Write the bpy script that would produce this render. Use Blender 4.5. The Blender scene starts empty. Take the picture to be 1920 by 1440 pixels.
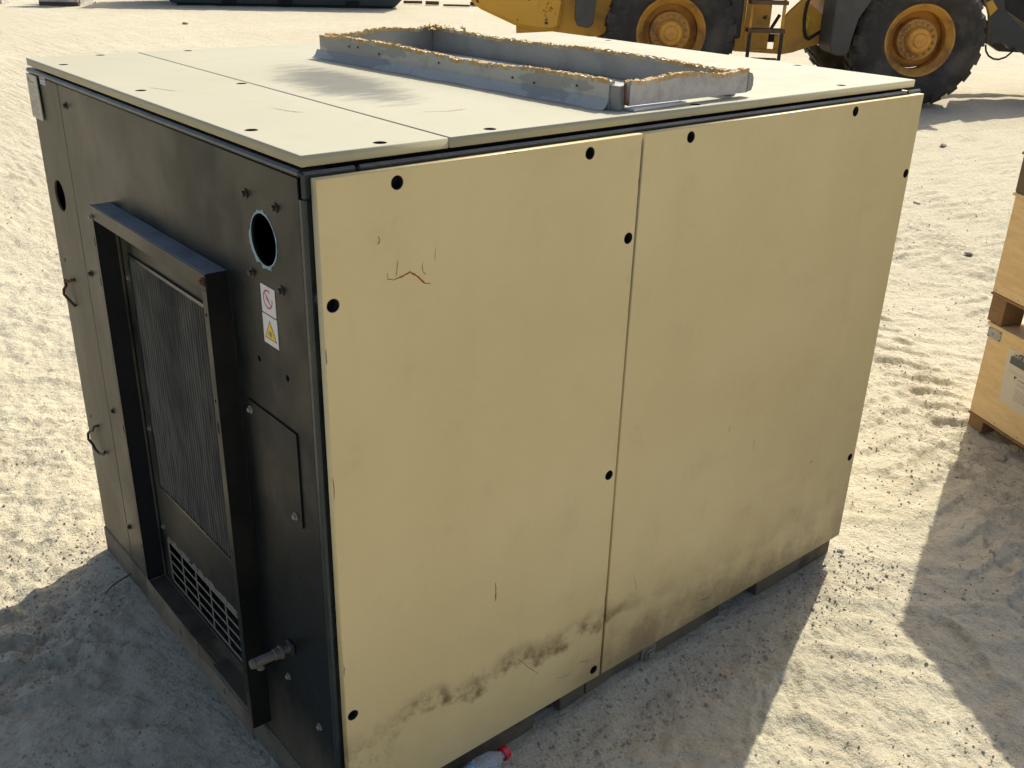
import bpy, bmesh, math, random
import numpy as np
from mathutils import Vector, Matrix
random.seed(7); rng = np.random.default_rng(11)
S = bpy.context.scene; C = S.collection; R = math.radians; PI = math.pi

# ------------------------------------------------------------------ camera, light, exposure
CAM = (-0.754, -1.4237, 1.8558); YAW, PITCH, ROLL, FPX = R(49.64), R(-24.548), R(1.659), 1856.19
cd = bpy.data.cameras.new('camera'); cam = bpy.data.objects.new('camera', cd); C.objects.link(cam); S.camera = cam
cd.sensor_width = 36; cd.lens = FPX/1920*36; cd.clip_start = .05; cd.clip_end = 2000
d = Vector((math.cos(YAW)*math.cos(PITCH), math.sin(YAW)*math.cos(PITCH), math.sin(PITCH)))
rt = Vector((math.sin(YAW), -math.cos(YAW), 0)); up = rt.cross(d)
rr = rt*math.cos(ROLL)+up*math.sin(ROLL); uu = -rt*math.sin(ROLL)+up*math.cos(ROLL)
m = Matrix((rr, uu, -d)).transposed().to_4x4(); m.translation = Vector(CAM); cam.matrix_world = m
SUN_AZ, SUN_EL = 22.0, 45.5
w = bpy.data.worlds.new('World'); S.world = w; w.use_nodes = True
nt = w.node_tree; bgn = nt.nodes['Background']; sky = nt.nodes.new('ShaderNodeTexSky'); sky.sky_type = 'NISHITA'
sky.sun_disc = False; sky.sun_elevation = R(SUN_EL); sky.sun_rotation = R(90-SUN_AZ)
sky.dust_density = 4.0; sky.air_density = 1.0; sky.ozone_density = 1.0
nt.links.new(sky.outputs[0], bgn.inputs[0]); bgn.inputs[1].default_value = 0.12
sl = bpy.data.lights.new('sun', 'SUN'); sl.energy = 4.2; sl.angle = R(.5); sl.color = (1, .945, .80)
so = bpy.data.objects.new('sun', sl); C.objects.link(so); so.location = (6, 3, 8)
sd = Vector((math.cos(R(SUN_EL))*math.cos(R(SUN_AZ)), math.cos(R(SUN_EL))*math.sin(R(SUN_AZ)), math.sin(R(SUN_EL))))
so.rotation_euler = sd.to_track_quat('Z', 'Y').to_euler()
S.view_settings.view_transform = 'Standard'; S.view_settings.look = 'None'; S.view_settings.gamma = 1
S.view_settings.exposure = 0.45; S.view_settings.use_curve_mapping = False

# ------------------------------------------------------------------ materials
class NT:
    def __init__(s, name):
        s.m = bpy.data.materials.new(name); s.m.use_nodes = True; s.t = s.m.node_tree; s.n = s.t.nodes
        s.p = s.n['Principled BSDF']; tc = s.n.new('ShaderNodeTexCoord'); s.co = tc.outputs['Object']
    def lk(s, a, b):
        if hasattr(a, 'links') or isinstance(a, bpy.types.NodeSocket): s.t.links.new(a, b)
        elif isinstance(a, (tuple, list)): b.default_value = tuple(a)+((1,) if len(a) == 3 and b.type == 'RGBA' else ())
        else: b.default_value = a
    def mapping(s, scale=(1, 1, 1), loc=(0, 0, 0), rot=(0, 0, 0)):
        n = s.n.new('ShaderNodeMapping'); s.lk(s.co, n.inputs[0]); n.inputs['Scale'].default_value = scale
        n.inputs['Location'].default_value = loc; n.inputs['Rotation'].default_value = rot; return n.outputs[0]
    def noise(s, scale, detail=4, rough=.55, vec=None, dist=0):
        n = s.n.new('ShaderNodeTexNoise'); s.lk(vec if vec else s.co, n.inputs['Vector'])
        n.inputs['Scale'].default_value = scale; n.inputs['Detail'].default_value = detail
        n.inputs['Roughness'].default_value = rough; n.inputs['Distortion'].default_value = dist; return n.outputs[0]
    def voro(s, scale, vec=None, feat='F1'):
        n = s.n.new('ShaderNodeTexVoronoi'); s.lk(vec if vec else s.co, n.inputs['Vector']); n.feature = feat
        n.inputs['Scale'].default_value = scale; return n.outputs[0]
    def mth(s, op, a, b=0., c=0., clamp=False):
        n = s.n.new('ShaderNodeMath'); n.operation = op; n.use_clamp = clamp
        for i, v in enumerate((a, b, c)): s.lk(v, n.inputs[i])
        return n.outputs[0]
    def ss(s, v, a, b, lo=0., hi=1.):
        n = s.n.new('ShaderNodeMapRange'); n.interpolation_type = 'SMOOTHSTEP'; s.lk(v, n.inputs[0])
        for i, x in enumerate((a, b, lo, hi)): n.inputs[i+1].default_value = x
        return n.outputs[0]
    def mix(s, f, a, b):
        n = s.n.new('ShaderNodeMix'); n.data_type = 'RGBA'; s.lk(f, n.inputs[0]); s.lk(a, n.inputs[6]); s.lk(b, n.inputs[7]); return n.outputs[2]
    def xyz(s):
        n = s.n.new('ShaderNodeSeparateXYZ'); s.lk(s.co, n.inputs[0]); return n.outputs
    def bump(s, h, dist, st=1., prev=None):
        n = s.n.new('ShaderNodeBump'); n.inputs['Strength'].default_value = st; n.inputs['Distance'].default_value = dist
        s.lk(h, n.inputs['Height'])
        if prev: s.lk(prev, n.inputs['Normal'])
        return n.outputs[0]
    def out(s, col, rough=.6, metal=0., nrm=None, spec=.5, coat=None):
        s.lk(col, s.p.inputs['Base Color']); s.lk(rough, s.p.inputs['Roughness']); s.lk(metal, s.p.inputs['Metallic'])
        s.p.inputs['Specular IOR Level'].default_value = spec
        if nrm: s.lk(nrm, s.p.inputs['Normal'])
        return s.m

def simple(name, col, rough=.6, metal=0., var=.25, sc=12, dirt=None, dirt_amt=.3, bump=.0006, spec=.5):
    t = NT(name); n = t.noise(sc, 5); c = t.mix(n, tuple(x*(1-var) for x in col), tuple(min(1, x*(1+var)) for x in col))
    if dirt: c = t.mix(t.mth('MULTIPLY', t.ss(t.noise(sc*.6, 6, .65), .42, .68), dirt_amt), c, dirt)
    nr = t.bump(t.noise(sc*14, 3), bump)
    return t.out(c, t.ss(n, .2, .8, max(0, rough-.1), min(1, rough+.1)), metal, nr, spec)

def sand_mat():
    t = NT('sand')
    a = t.noise(.35, 5, .6); b = t.noise(3.2, 6, .6); g = t.noise(55, 6, .7); h = t.noise(240, 3, .6)
    c = t.mix(t.ss(a, .35, .65), (.50, .458, .335), (.55, .51, .385))
    c = t.mix(t.ss(b, .35, .68, 0, .5), c, (.46, .41, .305))
    c = t.mix(t.ss(g, .50, .70, 0, .7), c, (.33, .265, .19)); c = t.mix(t.ss(t.noise(19, 6, .7), .52, .66, 0, .5), c, (.36, .30, .22)); c = t.mix(t.ss(t.noise(90, 4, .7, t.mapping(loc=(3, 1, 0))), .58, .70, 0, .6), c, (.66, .60, .49))
    c = t.mix(t.ss(h, .55, .75, 0, .35), c, (.68, .62, .52))
    st = t.noise(9, 6, .65, t.mapping((.35, 1, 1), rot=(0, 0, R(40))))
    c = t.mix(t.ss(st, .5, .75, 0, .35), c, (.42, .34, .24))
    v = t.voro(150); peb = t.ss(v, .05, .22, 1, 0); sel = t.ss(t.noise(14, 4, .6), .47, .6)
    nr = t.bump(t.mth('MULTIPLY', peb, sel), .004, .8)
    nr = t.bump(b, .03, .3, nr); nr = t.bump(g, .014, .6, nr); nr = t.bump(t.noise(14, 6, .68), .030, .8, nr); nr = t.bump(h, .002, .6, nr); nr = t.bump(t.voro(75), .008, .15, nr)
    return t.out(c, .95, 0, nr, .15)

TAN = (.69, .555, .290)
def tan_mat():
    t = NT('tan_enamel'); x, y, z = t.xyz()
    n1 = t.noise(2.3, 5, .6); n2 = t.noise(9, 7, .68); fine = t.noise(900, 2)
    c = t.mix(t.ss(n1, .3, .7), TAN, (.645, .51, .255))
    streak = t.noise(26, 4, .6, t.mapping((1, 1, .06)))
    c = t.mix(t.ss(streak, .48, .8, 0, .07), c, (.45, .36, .22))
    c = t.mix(t.ss(n2, .56, .76, 0, .22), c, (.46, .355, .20))
    # grime creeping up from the lower edge
    edge = t.mth('ADD', z, t.mth('MULTIPLY', t.mth('SUBTRACT', n2, .5), -.36))
    edge = t.mth('ADD', edge, t.mth('MULTIPLY', t.mth('SUBTRACT', streak, .5), -.09))
    g1 = t.mth('MULTIPLY', t.ss(edge, .06, .24, .75, 0), t.ss(x, .50, .95, .10, 1))
    g1b = t.mth('MULTIPLY', t.ss(edge, .10, .45, .42, 0), t.ss(x, .55, .8, 0, 1))
    c = t.mix(g1b, c, (.40, .30, .16)); c = t.mix(g1, c, (.20, .14, .07))
    # tide line of the dried splash on the near panel
    wav = t.noise(5, 6, .62, t.mapping((1, 1, .35), (3.3, 0, 1.2)))
    zl = t.mth('SUBTRACT', t.mth('ADD', t.mth('SUBTRACT', z, .275), t.mth('MULTIPLY', t.mth('SUBTRACT', wav, .5), -.22)), t.mth('MULTIPLY', x, -.02))
    band = t.mth('MULTIPLY', t.ss(zl, -.02, 0., 0, 1), t.ss(zl, .0, .075, 1, 0))
    brk = t.ss(t.noise(11, 6, .7), .40, .62)
    bm = t.mth('MULTIPLY', t.mth('MULTIPLY', band, brk), t.mth('MULTIPLY', t.ss(x, .05, .2, .25, 1), t.ss(x, .70, .95, 1, .2)))
    c = t.mix(t.mth('MULTIPLY', bm, .95), c, (.16, .10, .045))
    zm = t.mth('MULTIPLY', t.ss(z, .18, .34, 1, 0), t.ss(x, .0, .17, 1, 0))
    c = t.mix(t.mth('MULTIPLY', zm, t.ss(t.noise(17, 7, .7), .44, .58, 0, .85)), c, (.13, .08, .035))
    sp = t.ss(t.voro(38), .0, .035, 1, 0); c = t.mix(t.mth('MULTIPLY', sp, t.ss(t.noise(4, 2), .55, .62)), c, (.2, .14, .08))
    ch = t.ss(t.noise(44, 2), .765, .785);     nr = t.bump(fine, .0009, .5); nr = t.bump(n1, .05, .22, nr); nr = t.bump(t.noise(6, 2, .4), .004, .25, nr)
    return t.out(c, t.ss(n2, .3, .7, .30, .44), 0, nr, .5)

def lid_mat():
    t = NT('faded_lid_enamel'); x, y, z = t.xyz(); n2 = t.noise(8, 7, .65)
    c = t.mix(t.ss(t.noise(2, 5), .3, .7), (.385, .365, .27), (.41, .39, .295))
    c = t.mix(t.ss(n2, .52, .74, 0, .35), c, (.33, .32, .25))
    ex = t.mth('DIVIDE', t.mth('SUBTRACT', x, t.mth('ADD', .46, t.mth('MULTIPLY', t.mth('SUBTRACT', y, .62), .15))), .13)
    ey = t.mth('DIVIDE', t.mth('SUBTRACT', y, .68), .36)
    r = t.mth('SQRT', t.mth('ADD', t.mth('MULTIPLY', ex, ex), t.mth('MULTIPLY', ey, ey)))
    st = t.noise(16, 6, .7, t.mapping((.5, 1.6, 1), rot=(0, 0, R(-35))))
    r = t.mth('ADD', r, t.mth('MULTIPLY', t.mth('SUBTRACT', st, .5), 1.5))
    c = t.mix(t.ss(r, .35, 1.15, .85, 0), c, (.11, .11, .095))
    sc = t.ss(t.noise(30, 6, .75, t.mapping((.3, 1.4, 1), rot=(0, 0, R(20)))), .66, .78, 0, .7)
    c = t.mix(sc, c, (.25, .23, .18))
    spk = t.ss(t.voro(30), 0, .04, 1, 0); c = t.mix(t.mth('MULTIPLY', spk, .6), c, (.2, .17, .12))
    side = t.ss(z, 1.516, 1.521, 1, 0); c = t.mix(t.mth('MULTIPLY', side, t.ss(n2, .3, .8, .4, .95)), c, (.52, .45, .265))
    nr = t.bump(t.noise(700, 2), .0008, .6)
    return t.out(c, t.ss(n2, .3, .7, .6, .75), 0, nr, .2)

def dark_mat(name='dark_enamel', dust=.5, low=.0):
    t = NT(name); x, y, z = t.xyz(); n = t.noise(3.5, 6, .62); n2 = t.noise(14, 6, .65, t.mapping((1, 1, .35)))
    c = t.mix(n, (.006, .009, .010), (.011, .014, .015))
    f = t.mth('MULTIPLY', t.ss(t.mth('ADD', t.mth('MULTIPLY', n, .6), t.mth('MULTIPLY', n2, .4)), .38, .62), dust)
    up_ = t.ss(t.mth('ADD', y, t.mth('MULTIPLY', z, .18)), .35, 1.55, .0, 1.1)      # dust increases with height and distance from the near corner
    c = t.mix(t.mth('MULTIPLY', f, up_, clamp=True), c, (.19, .17, .115))
    lo = t.mth('MULTIPLY', t.ss(t.mth('ADD', z, t.mth('MULTIPLY', n2, -.2)), -.02, .22, 1, 0), .6)
    c = t.mix(lo, c, (.17, .135, .09))
    sc = t.ss(t.noise(7, 5, .7, t.mapping((1, 6, .5))), .70, .73, 0, .4); c = t.mix(sc, c, (.2, .19, .17))
    rg = t.mth('ADD', t.ss(n, .3, .7, .28, .42), t.mth('MULTIPLY', f, .22))
    nr = t.bump(t.noise(500, 2), .0004, .5); nr = t.bump(t.noise(2.2, 3), .012, .25, nr)
    return t.out(c, rg, 0, nr, .22)

MT = {}
MT['sand'] = sand_mat(); MT['tan'] = tan_mat(); MT['lid'] = lid_mat()
MT['dark'] = dark_mat(dust=.62); MT['hood'] = dark_mat('hood_enamel', .32)
MT['rail'] = simple('dark_teal_rail', (.010, .022, .027), .32, dirt=(.10, .09, .07), dirt_amt=.25)
MT['black'] = simple('black_interior', (.006, .006, .007), .8)
MT['base'] = simple('dusty_base_steel', (.20, .165, .112), .8, sc=9, dirt=(.07, .058, .042), dirt_amt=.8, bump=.002)
MT['basegrey'] = simple('dirty_base_channel', (.15, .118, .075), .8, sc=11, dirt=(.06, .05, .035), dirt_amt=.9, bump=.002)
def screen_mat():
    t = NT('dusty_filter_mesh'); x, y, z = t.xyz(); n = t.noise(4, 5, .6, t.mapping((1, 1, .6)))
    c = t.mix(n, (.022, .024, .025), (.045, .045, .042)); crest = t.ss(x, .0045, .0085, 1, 0)
    c = t.mix(t.mth('MULTIPLY', crest, t.ss(n, .3, .62, .25, .95)), c, (.17, .16, .14))
    return t.out(c, .8, 0, t.bump(t.noise(400, 2), .001, .5), .3)
MT['screen'] = screen_mat()
MT['bar'] = simple('dusty_vent_bar', (.17, .155, .125), .8, sc=30)
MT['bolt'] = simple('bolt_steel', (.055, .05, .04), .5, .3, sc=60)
MT['boltlit'] = simple('bright_bolt_steel', (.30, .27, .23), .5, .5, sc=60)  # paler steel for some bolts and the bolt plate
MT['rust'] = simple('rust', (.12, .045, .02), .9, sc=80, var=.5)
MT['rustred'] = simple('red_rust_line', (.34, .10, .035), .9, sc=200, var=.5)
MT['darkmark'] = simple('dark_scuff', (.13, .085, .045), .9, sc=200, var=.5)
MT['chip'] = simple('chipped_pale_blue_primer', (.22, .36, .42), .7, sc=90, var=.35)
MT['sticker'] = simple('white_sticker', (.62, .61, .62), .45, var=.05)
MT['stickerlilac'] = simple('lilac_sticker', (.50, .48, .58), .5, var=.1, sc=60)
MT['plate'] = simple('weathered_nameplate', (.42, .40, .34), .45, .2, var=.12, sc=30)
MT['ink'] = simple('grey_ink', (.22, .21, .2), .7, var=.1)
MT['redink'] = simple('red_ink', (.50, .03, .06), .6, var=.1)
MT['yellowink'] = simple('yellow_print', (.75, .50, .02), .6, var=.08)
MT['blackink'] = simple('black_print', (.03, .03, .03), .6, var=.1)
MT['brass'] = simple('dusty_valve_metal', (.13, .12, .095), .6, .3, sc=50, dirt=(.22, .20, .16), dirt_amt=.6)
MT['foam'] = simple('yellow_foam', (.55, .35, .13), .95, sc=35, var=.5, dirt=(.74, .58, .34), dirt_amt=.9, bump=.003)
def duct_mat():
    t = NT('grey_duct_facing'); a = t.noise(5, 4, .5, t.mapping((1, 1, 3.5))); b = t.noise(24, 5, .65)
    c = t.mix(t.ss(a, .46, .50), (.31, .305, .28), (.44, .43, .385)); c = t.mix(t.ss(b, .5, .75, 0, .4), c, (.20, .20, .19))
    c = t.mix(t.ss(t.noise(60, 4, .7), .68, .74, 0, .7), c, (.08, .07, .05))
    return t.out(c, .5, .25, t.bump(b, .003, .6), .5)
MT['duct'] = duct_mat()
MT['ductin'] = simple('inner_duct_facing', (.33, .325, .30), .5, .25, sc=14, var=.12, dirt=(.22, .215, .19), dirt_amt=.6)
MT['ductlight'] = simple('lilac_grey_duct_facing', (.46, .445, .435), .45, .2, sc=45, var=.12, dirt=(.12, .11, .10), dirt_amt=.35)
MT['sealant'] = simple('grey_sealant', (.24, .235, .22), .5, sc=14, var=.3)
MT['zinc'] = simple('zinc_strip', (.6, .6, .6), .4, .4)
MT['stone'] = simple('pale_stone', (.36, .31, .24), .9, sc=30, var=.35, bump=.003)
MT['stonegrey'] = simple('grey_stone', (.21, .185, .155), .9, sc=30, var=.35, bump=.003)
MT['stonewhite'] = simple('white_stone', (.55, .52, .46), .9, sc=30, var=.2, bump=.003)

def ply_mat():
    t = NT('plywood'); v = t.mapping((1.2, 1, 7)); a = t.noise(4, 6, .6, v, 1.2); b = t.noise(40, 3, .6, t.mapping((1, 1, 9)))
    c = t.mix(t.ss(a, .3, .7), (.56, .40, .20), (.66, .49, .265)); c = t.mix(t.ss(b, .4, .8, 0, .4), c, (.46, .30, .13))
    k = t.ss(t.voro(7, t.mapping((1, 1, 1.6))), .02, .05, 1, 0); c = t.mix(t.mth('MULTIPLY', k, .7), c, (.16, .08, .03))
    c = t.mix(t.ss(t.noise(3, 5, .7), .55, .75, 0, .35), c, (.25, .15, .07))
    return t.out(c, .65, 0, t.bump(b, .0015, .4), .3)
MT['ply'] = ply_mat()
MT['block'] = simple('brown_pallet_block', (.22, .125, .055), .85, sc=22, var=.4, dirt=(.10, .055, .025), dirt_amt=.5, bump=.002)
MT['blockdark'] = simple('weathered_pallet_block', (.12, .085, .055), .9, sc=22, var=.4, bump=.002)
MT['paper'] = simple('paper_label', (.50, .46, .38), .6, sc=7, var=.08)
MT['header'] = simple('label_header', (.055, .062, .062), .5, var=.1)
MT['alu'] = simple('aluminium_plate', (.34, .34, .33), .45, .4, sc=40, dirt=(.15, .15, .14), dirt_amt=.5)

def yellow_mat():
    t = NT('worn_yellow_paint'); a = t.noise(1.8, 6, .6); n = t.noise(4.2, 7, .68)
    c = t.mix(t.ss(a, .3, .7), (.74, .38, .035), (.78, .43, .06)); c = t.mix(t.ss(t.noise(9, 5, .6), .5, .8, 0, .45), c, (.40, .27, .10))
    rust = t.ss(n, .565, .59); c = t.mix(rust, c, (.075, .032, .018))
    return t.out(c, t.ss(n, .3, .7, .42, .6), 0, t.bump(rust, .004, .5), .4)
MT['yellow'] = yellow_mat()
MT['yellowc'] = simple('yellow_frame_paint', (.66, .32, .025), .5, sc=4, dirt=(.20, .10, .04), dirt_amt=.6)
MT['rim'] = simple('rusty_orange_rim', (.60, .29, .045), .6, sc=6, var=.25, dirt=(.15, .07, .035), dirt_amt=.75)
MT['hub'] = simple('orange_hub', (.78, .36, .05), .5, sc=9, var=.2, dirt=(.25, .11, .03), dirt_amt=.5)
MT['nut'] = simple('wheel_nut', (.42, .27, .14), .55, sc=40)
MT['tyre'] = simple('dusty_tyre_rubber', (.038, .033, .028), .85, sc=5, var=.3, dirt=(.12, .10, .078), dirt_amt=.7, bump=.004)
MT['fender'] = simple('grey_plastic_fender', (.075, .070, .062), .7, sc=5, var=.15, dirt=(.15, .13, .10), dirt_amt=.3)
MT['armgrey'] = simple('dark_grey_steel', (.050, .049, .048), .55, sc=5, var=.2)
MT['hoodtop'] = simple('sky_tinted_hood_top', (.17, .185, .20), .4, sc=20, var=.3, dirt=(.06, .065, .07), dirt_amt=.5)  # sky reflection on the upward face, put into the blue-grey colour
MT['hoodblack'] = simple('dark_hood_side', (.005, .006, .007), .6, sc=8, dirt=(.035, .03, .022), dirt_amt=.35, spec=.2)
MT['hose'] = simple('black_hose', (.02, .016, .016), .6)
MT['steprust'] = simple('rusty_step', (.16, .085, .045), .85, sc=12, var=.4, dirt=(.06, .03, .02), dirt_amt=.6)
MT['glassdark'] = simple('dark_cab_glass', (.02, .025, .03), .08)
MT['skip'] = simple('dark_green_skip_paint', (.012, .028, .030), .5, sc=3, var=.25, dirt=(.04, .045, .04), dirt_amt=.4)
MT['whitewood'] = simple('whitewashed_wood', (.66, .63, .56), .8, sc=6, dirt=(.25, .19, .15), dirt_amt=.6)
MT['oldwood'] = simple('old_brown_wood', (.12, .075, .05), .9, sc=12, var=.4)
MT['bluep'] = simple('blue_plastic', (.08, .26, .42), .5)
MT['redcap'] = simple('red_plastic_cap', (.55, .012, .035), .35, var=.1, sc=60)
def pet():
    t = NT('scuffed_clear_bottle'); n = t.noise(30, 5, .7)
    t.p.inputs['Transmission Weight'].default_value = .75; t.p.inputs['IOR'].default_value = 1.35
    return t.out(t.mix(n, (.70, .78, .84), (.90, .93, .95)), t.ss(n, .35, .7, .06, .4), 0, t.bump(t.noise(45, 4), .006, .8), .5)
MT['pet'] = pet()
MT['bluelabel'] = simple('blue_white_label', (.25, .40, .62), .5, sc=45, var=.6)

# ------------------------------------------------------------------ mesh helpers
def link(name, me, mat=None, parent=None, smooth=False, world=True):
    o = bpy.data.objects.new(name, me); C.objects.link(o)
    if mat and not me.materials: me.materials.append(MT[mat])
    if smooth:
        for p in me.polygons: p.use_smooth = True
    if parent:
        o.parent = parent
        if world:      # the mesh is written in the thing's outer coordinates
            q = parent; off = Vector((0, 0, 0))
            while q: off += q.location; q = q.parent
            o.location = -off
    return o
def obj(name, bm, mat, parent=None, smooth=False, world=False, bev=0):
    if bev: bmesh.ops.bevel(bm, geom=bm.edges[:], offset=bev, segments=1, affect='EDGES', clamp_overlap=True)
    bmesh.ops.recalc_face_normals(bm, faces=bm.faces[:])
    me = bpy.data.meshes.new(name); bm.to_mesh(me); bm.free(); return link(name, me, mat, parent, smooth, world)
def thing(name, label, cat, loc=(0, 0, 0), rz=0, group=None):
    o = bpy.data.objects.new(name, None); C.objects.link(o); o.location = loc; o.rotation_euler = (0, 0, rz); o.empty_display_size = .1
    o['label'] = label; o['category'] = cat
    if group: o['group'] = group
    return o
def tag(o, label, cat, group=None, kind=None):
    o['label'] = label; o['category'] = cat
    if group: o['group'] = group
    if kind: o['kind'] = kind
    return o
def box(bm, x0, x1, y0, y1, z0, z1):
    v = [bm.verts.new(p) for p in [(x0,y0,z0),(x1,y0,z0),(x1,y1,z0),(x0,y1,z0),(x0,y0,z1),(x1,y0,z1),(x1,y1,z1),(x0,y1,z1)]]
    for f in [(3,2,1,0),(4,5,6,7),(0,1,5,4),(1,2,6,5),(2,3,7,6),(3,0,4,7)]: bm.faces.new([v[i] for i in f])
    return v
def bx(*a): bm = bmesh.new(); box(bm, *a); return bm
def prism(bm, pts, axis, a, b):
    """polygon (2D) extruded along axis; pts in the other two axes' order"""
    def P(p, t): return {0: (t, p[0], p[1]), 1: (p[0], t, p[1]), 2: (p[0], p[1], t)}[axis]
    A = [bm.verts.new(P(p, a)) for p in pts]; B = [bm.verts.new(P(p, b)) for p in pts]; n = len(pts)
    bm.faces.new(A); bm.faces.new(B[::-1])
    for i in range(n): bm.faces.new((A[i], B[i], B[(i+1) % n], A[(i+1) % n]))
def pr(*a): bm = bmesh.new(); prism(bm, *a); return bm
def frame_of(dv):
    z = Vector(dv).normalized(); x = z.orthogonal().normalized(); return x, z.cross(x), z
def lathe(bm, prof, o, dv, seg=20, caps=True):
    x, y, z = frame_of(dv); o = Vector(o); rings = []
    for r, h in prof: rings.append([bm.verts.new(o+z*h+(x*math.cos(2*PI*k/seg)+y*math.sin(2*PI*k/seg))*r) for k in range(seg)])
    for A, B in zip(rings, rings[1:]):
        for k in range(seg): bm.faces.new((A[k], A[(k+1) % seg], B[(k+1) % seg], B[k]))
    if caps: bm.faces.new(rings[0][::-1]); bm.faces.new(rings[-1])
def tube(bm, pts, r, seg=6):
    rings = []; pts = [Vector(p) for p in pts]; nx = None
    for i, p in enumerate(pts):
        t = (pts[min(i+1, len(pts)-1)]-pts[max(i-1, 0)]).normalized()
        nx = t.orthogonal().normalized() if nx is None else (nx-t*nx.dot(t)).normalized()
        ny = t.cross(nx); rings.append([bm.verts.new(p+(nx*math.cos(2*PI*k/seg)+ny*math.sin(2*PI*k/seg))*r) for k in range(seg)])
    for A, B in zip(rings, rings[1:]):
        for k in range(seg): bm.faces.new((A[k], A[(k+1) % seg], B[(k+1) % seg], B[k]))
    bm.faces.new(rings[0][::-1]); bm.faces.new(rings[-1])
def circ(c, r, n=22, rz=None): return [(c[0]+r*math.cos(2*PI*k/n), c[1]+(rz or r)*math.sin(2*PI*k/n)) for k in range(n)]
def rect(a0, a1, b0, b1): return [(a0, b0), (a1, b0), (a1, b1), (a0, b1)]
def plate(name, mat, parent, outline, holes, axis, centre, t, bev=.0015):
    """sheet with real holes: 2D curve fill -> mesh. axis = thickness axis; outline in the two other axes."""
    cu = bpy.data.curves.new('tmp', 'CURVE'); cu.dimensions = '2D'; cu.fill_mode = 'BOTH'
    cu.extrude = t/2-bev; cu.bevel_depth = bev; cu.bevel_resolution = 1; cu.offset = -bev
    for pl in [outline]+holes:
        s = cu.splines.new('POLY'); s.points.add(len(pl)-1); s.use_cyclic_u = True
        for q, p in zip(s.points, pl): q.co = (p[0], p[1], 0, 1)
    o = bpy.data.objects.new('tmp', cu); me = bpy.data.meshes.new_from_object(o); bpy.data.objects.remove(o); bpy.data.curves.remove(cu)
    n = len(me.vertices); co = np.empty(n*3); me.vertices.foreach_get('co', co); co = co.reshape(-1, 3); a, b, c = co.T
    cen = [(sum(p[0] for p in h)/len(h), sum(p[1] for p in h)/len(h), max(math.hypot(p[0]-h[0][0], p[1]-h[0][1]) for p in h)/2) for h in holes if len(h) > 8] if t > .01 else []
    dark = [any(math.hypot(p.center.x-u, p.center.y-v) < rr_*.985+.0004 for u, v, rr_ in cen) for p in me.polygons]
    new = {0: (c+centre, a, b), 1: (a, c+centre, b), 2: (a, b, c+centre)}[axis]
    me.vertices.foreach_set('co', np.stack(new, 1).ravel()); me.materials.clear(); me.name = name
    me.materials.append(MT[mat]); me.materials.append(MT['black'])
    for p, dk in zip(me.polygons, dark): p.material_index = 1 if dk else 0
    bm = bmesh.new(); bm.from_mesh(me); bmesh.ops.remove_doubles(bm, verts=bm.verts[:], dist=1e-5)
    bmesh.ops.recalc_face_normals(bm, faces=bm.faces[:]); bm.to_mesh(me); bm.free()
    return link(name, me, mat, parent, False, True)
def strip_mark(bm, pts, wd, fix, v, nrm_axis):
    """thin irregular line lying on a flat face"""
    L, Rr = [], []
    for i, p in enumerate(pts):
        q = pts[min(i+1, len(pts)-1)]; o = pts[max(i-1, 0)]; dx, dz = q[0]-o[0], q[1]-o[1]; l = math.hypot(dx, dz) or 1
        ww = wd*random.uniform(.35, 1.)*(0.3 if i in (0, len(pts)-1) else 1); a, b = -dz/l*ww, dx/l*ww
        for K, s in ((L, 1), (Rr, -1)):
            c2 = (p[0]+a*s, p[1]+b*s); K.append(bm.verts.new((c2[0], v, c2[1]) if nrm_axis == 1 else (v, c2[0], c2[1]) if nrm_axis == 0 else (c2[0], c2[1], v)))
    for i in range(len(pts)-1): bm.faces.new((L[i], L[i+1], Rr[i+1], Rr[i]))
def dense(pts, n=6, j=.0015):
    out = []
    for a, b in zip(pts, pts[1:]):
        for k in range(n): t = k/n; out.append((a[0]+(b[0]-a[0])*t+random.uniform(-j, j), a[1]+(b[1]-a[1])*t+random.uniform(-j, j)))
    return out+[pts[-1]]

# ------------------------------------------------------------------ ground
TAB = rng.random((256, 256))
def vnoise(x, y, seed=0):
    x = x+seed*17.31; y = y+seed*9.77; xi = np.floor(x).astype(int); yi = np.floor(y).astype(int); fx = x-xi; fy = y-yi
    fx = fx*fx*fx*(fx*(fx*6-15)+10); fy = fy*fy*fy*(fy*(fy*6-15)+10); g = lambda a, b: TAB[(a*31+b*7+a*b//64) & 255, (b+a*13) & 255]
    return (g(xi, yi)*(1-fx)+g(xi+1, yi)*fx)*(1-fy)+(g(xi, yi+1)*(1-fx)+g(xi+1, yi+1)*fx)*fy
def fbm(x, y, sc, oct=4, seed=0, g=.5):
    s = 0; a = 1; tot = 0
    for k in range(oct): s = s+a*vnoise(x*sc, y*sc, seed+k*3); tot += a; a *= g; sc *= 2.03
    return s/tot-.5
def sstep(v, a, b): t = np.clip((v-a)/(b-a), 0, 1); return t*t*(3-2*t)
def track(x, y, ox, oy, ang, half, pitch, zig, seed, amp):
    c, s = math.cos(ang), math.sin(ang); u = (x-ox)*c+(y-oy)*s; v = -(x-ox)*s+(y-oy)*c
    v = v+.05*fbm(x, y, .8, 2, seed); m = 1-sstep(np.abs(v), half*.8, half)
    side = np.where(v > 0, .5, 0.); ph = (u+zig*np.abs(v)+.03*fbm(x, y, 5, 2, seed+1))/pitch+side
    f = ph-np.floor(ph); prof = sstep(f, 0, .10)*(1-sstep(f, .42, .62)); mid = sstep(np.abs(v), .015, .05)
    wear = sstep(fbm(x, y, 1.7, 3, seed+2), -.16, .08)
    return m*(amp*prof*mid*wear-.006)
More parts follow.
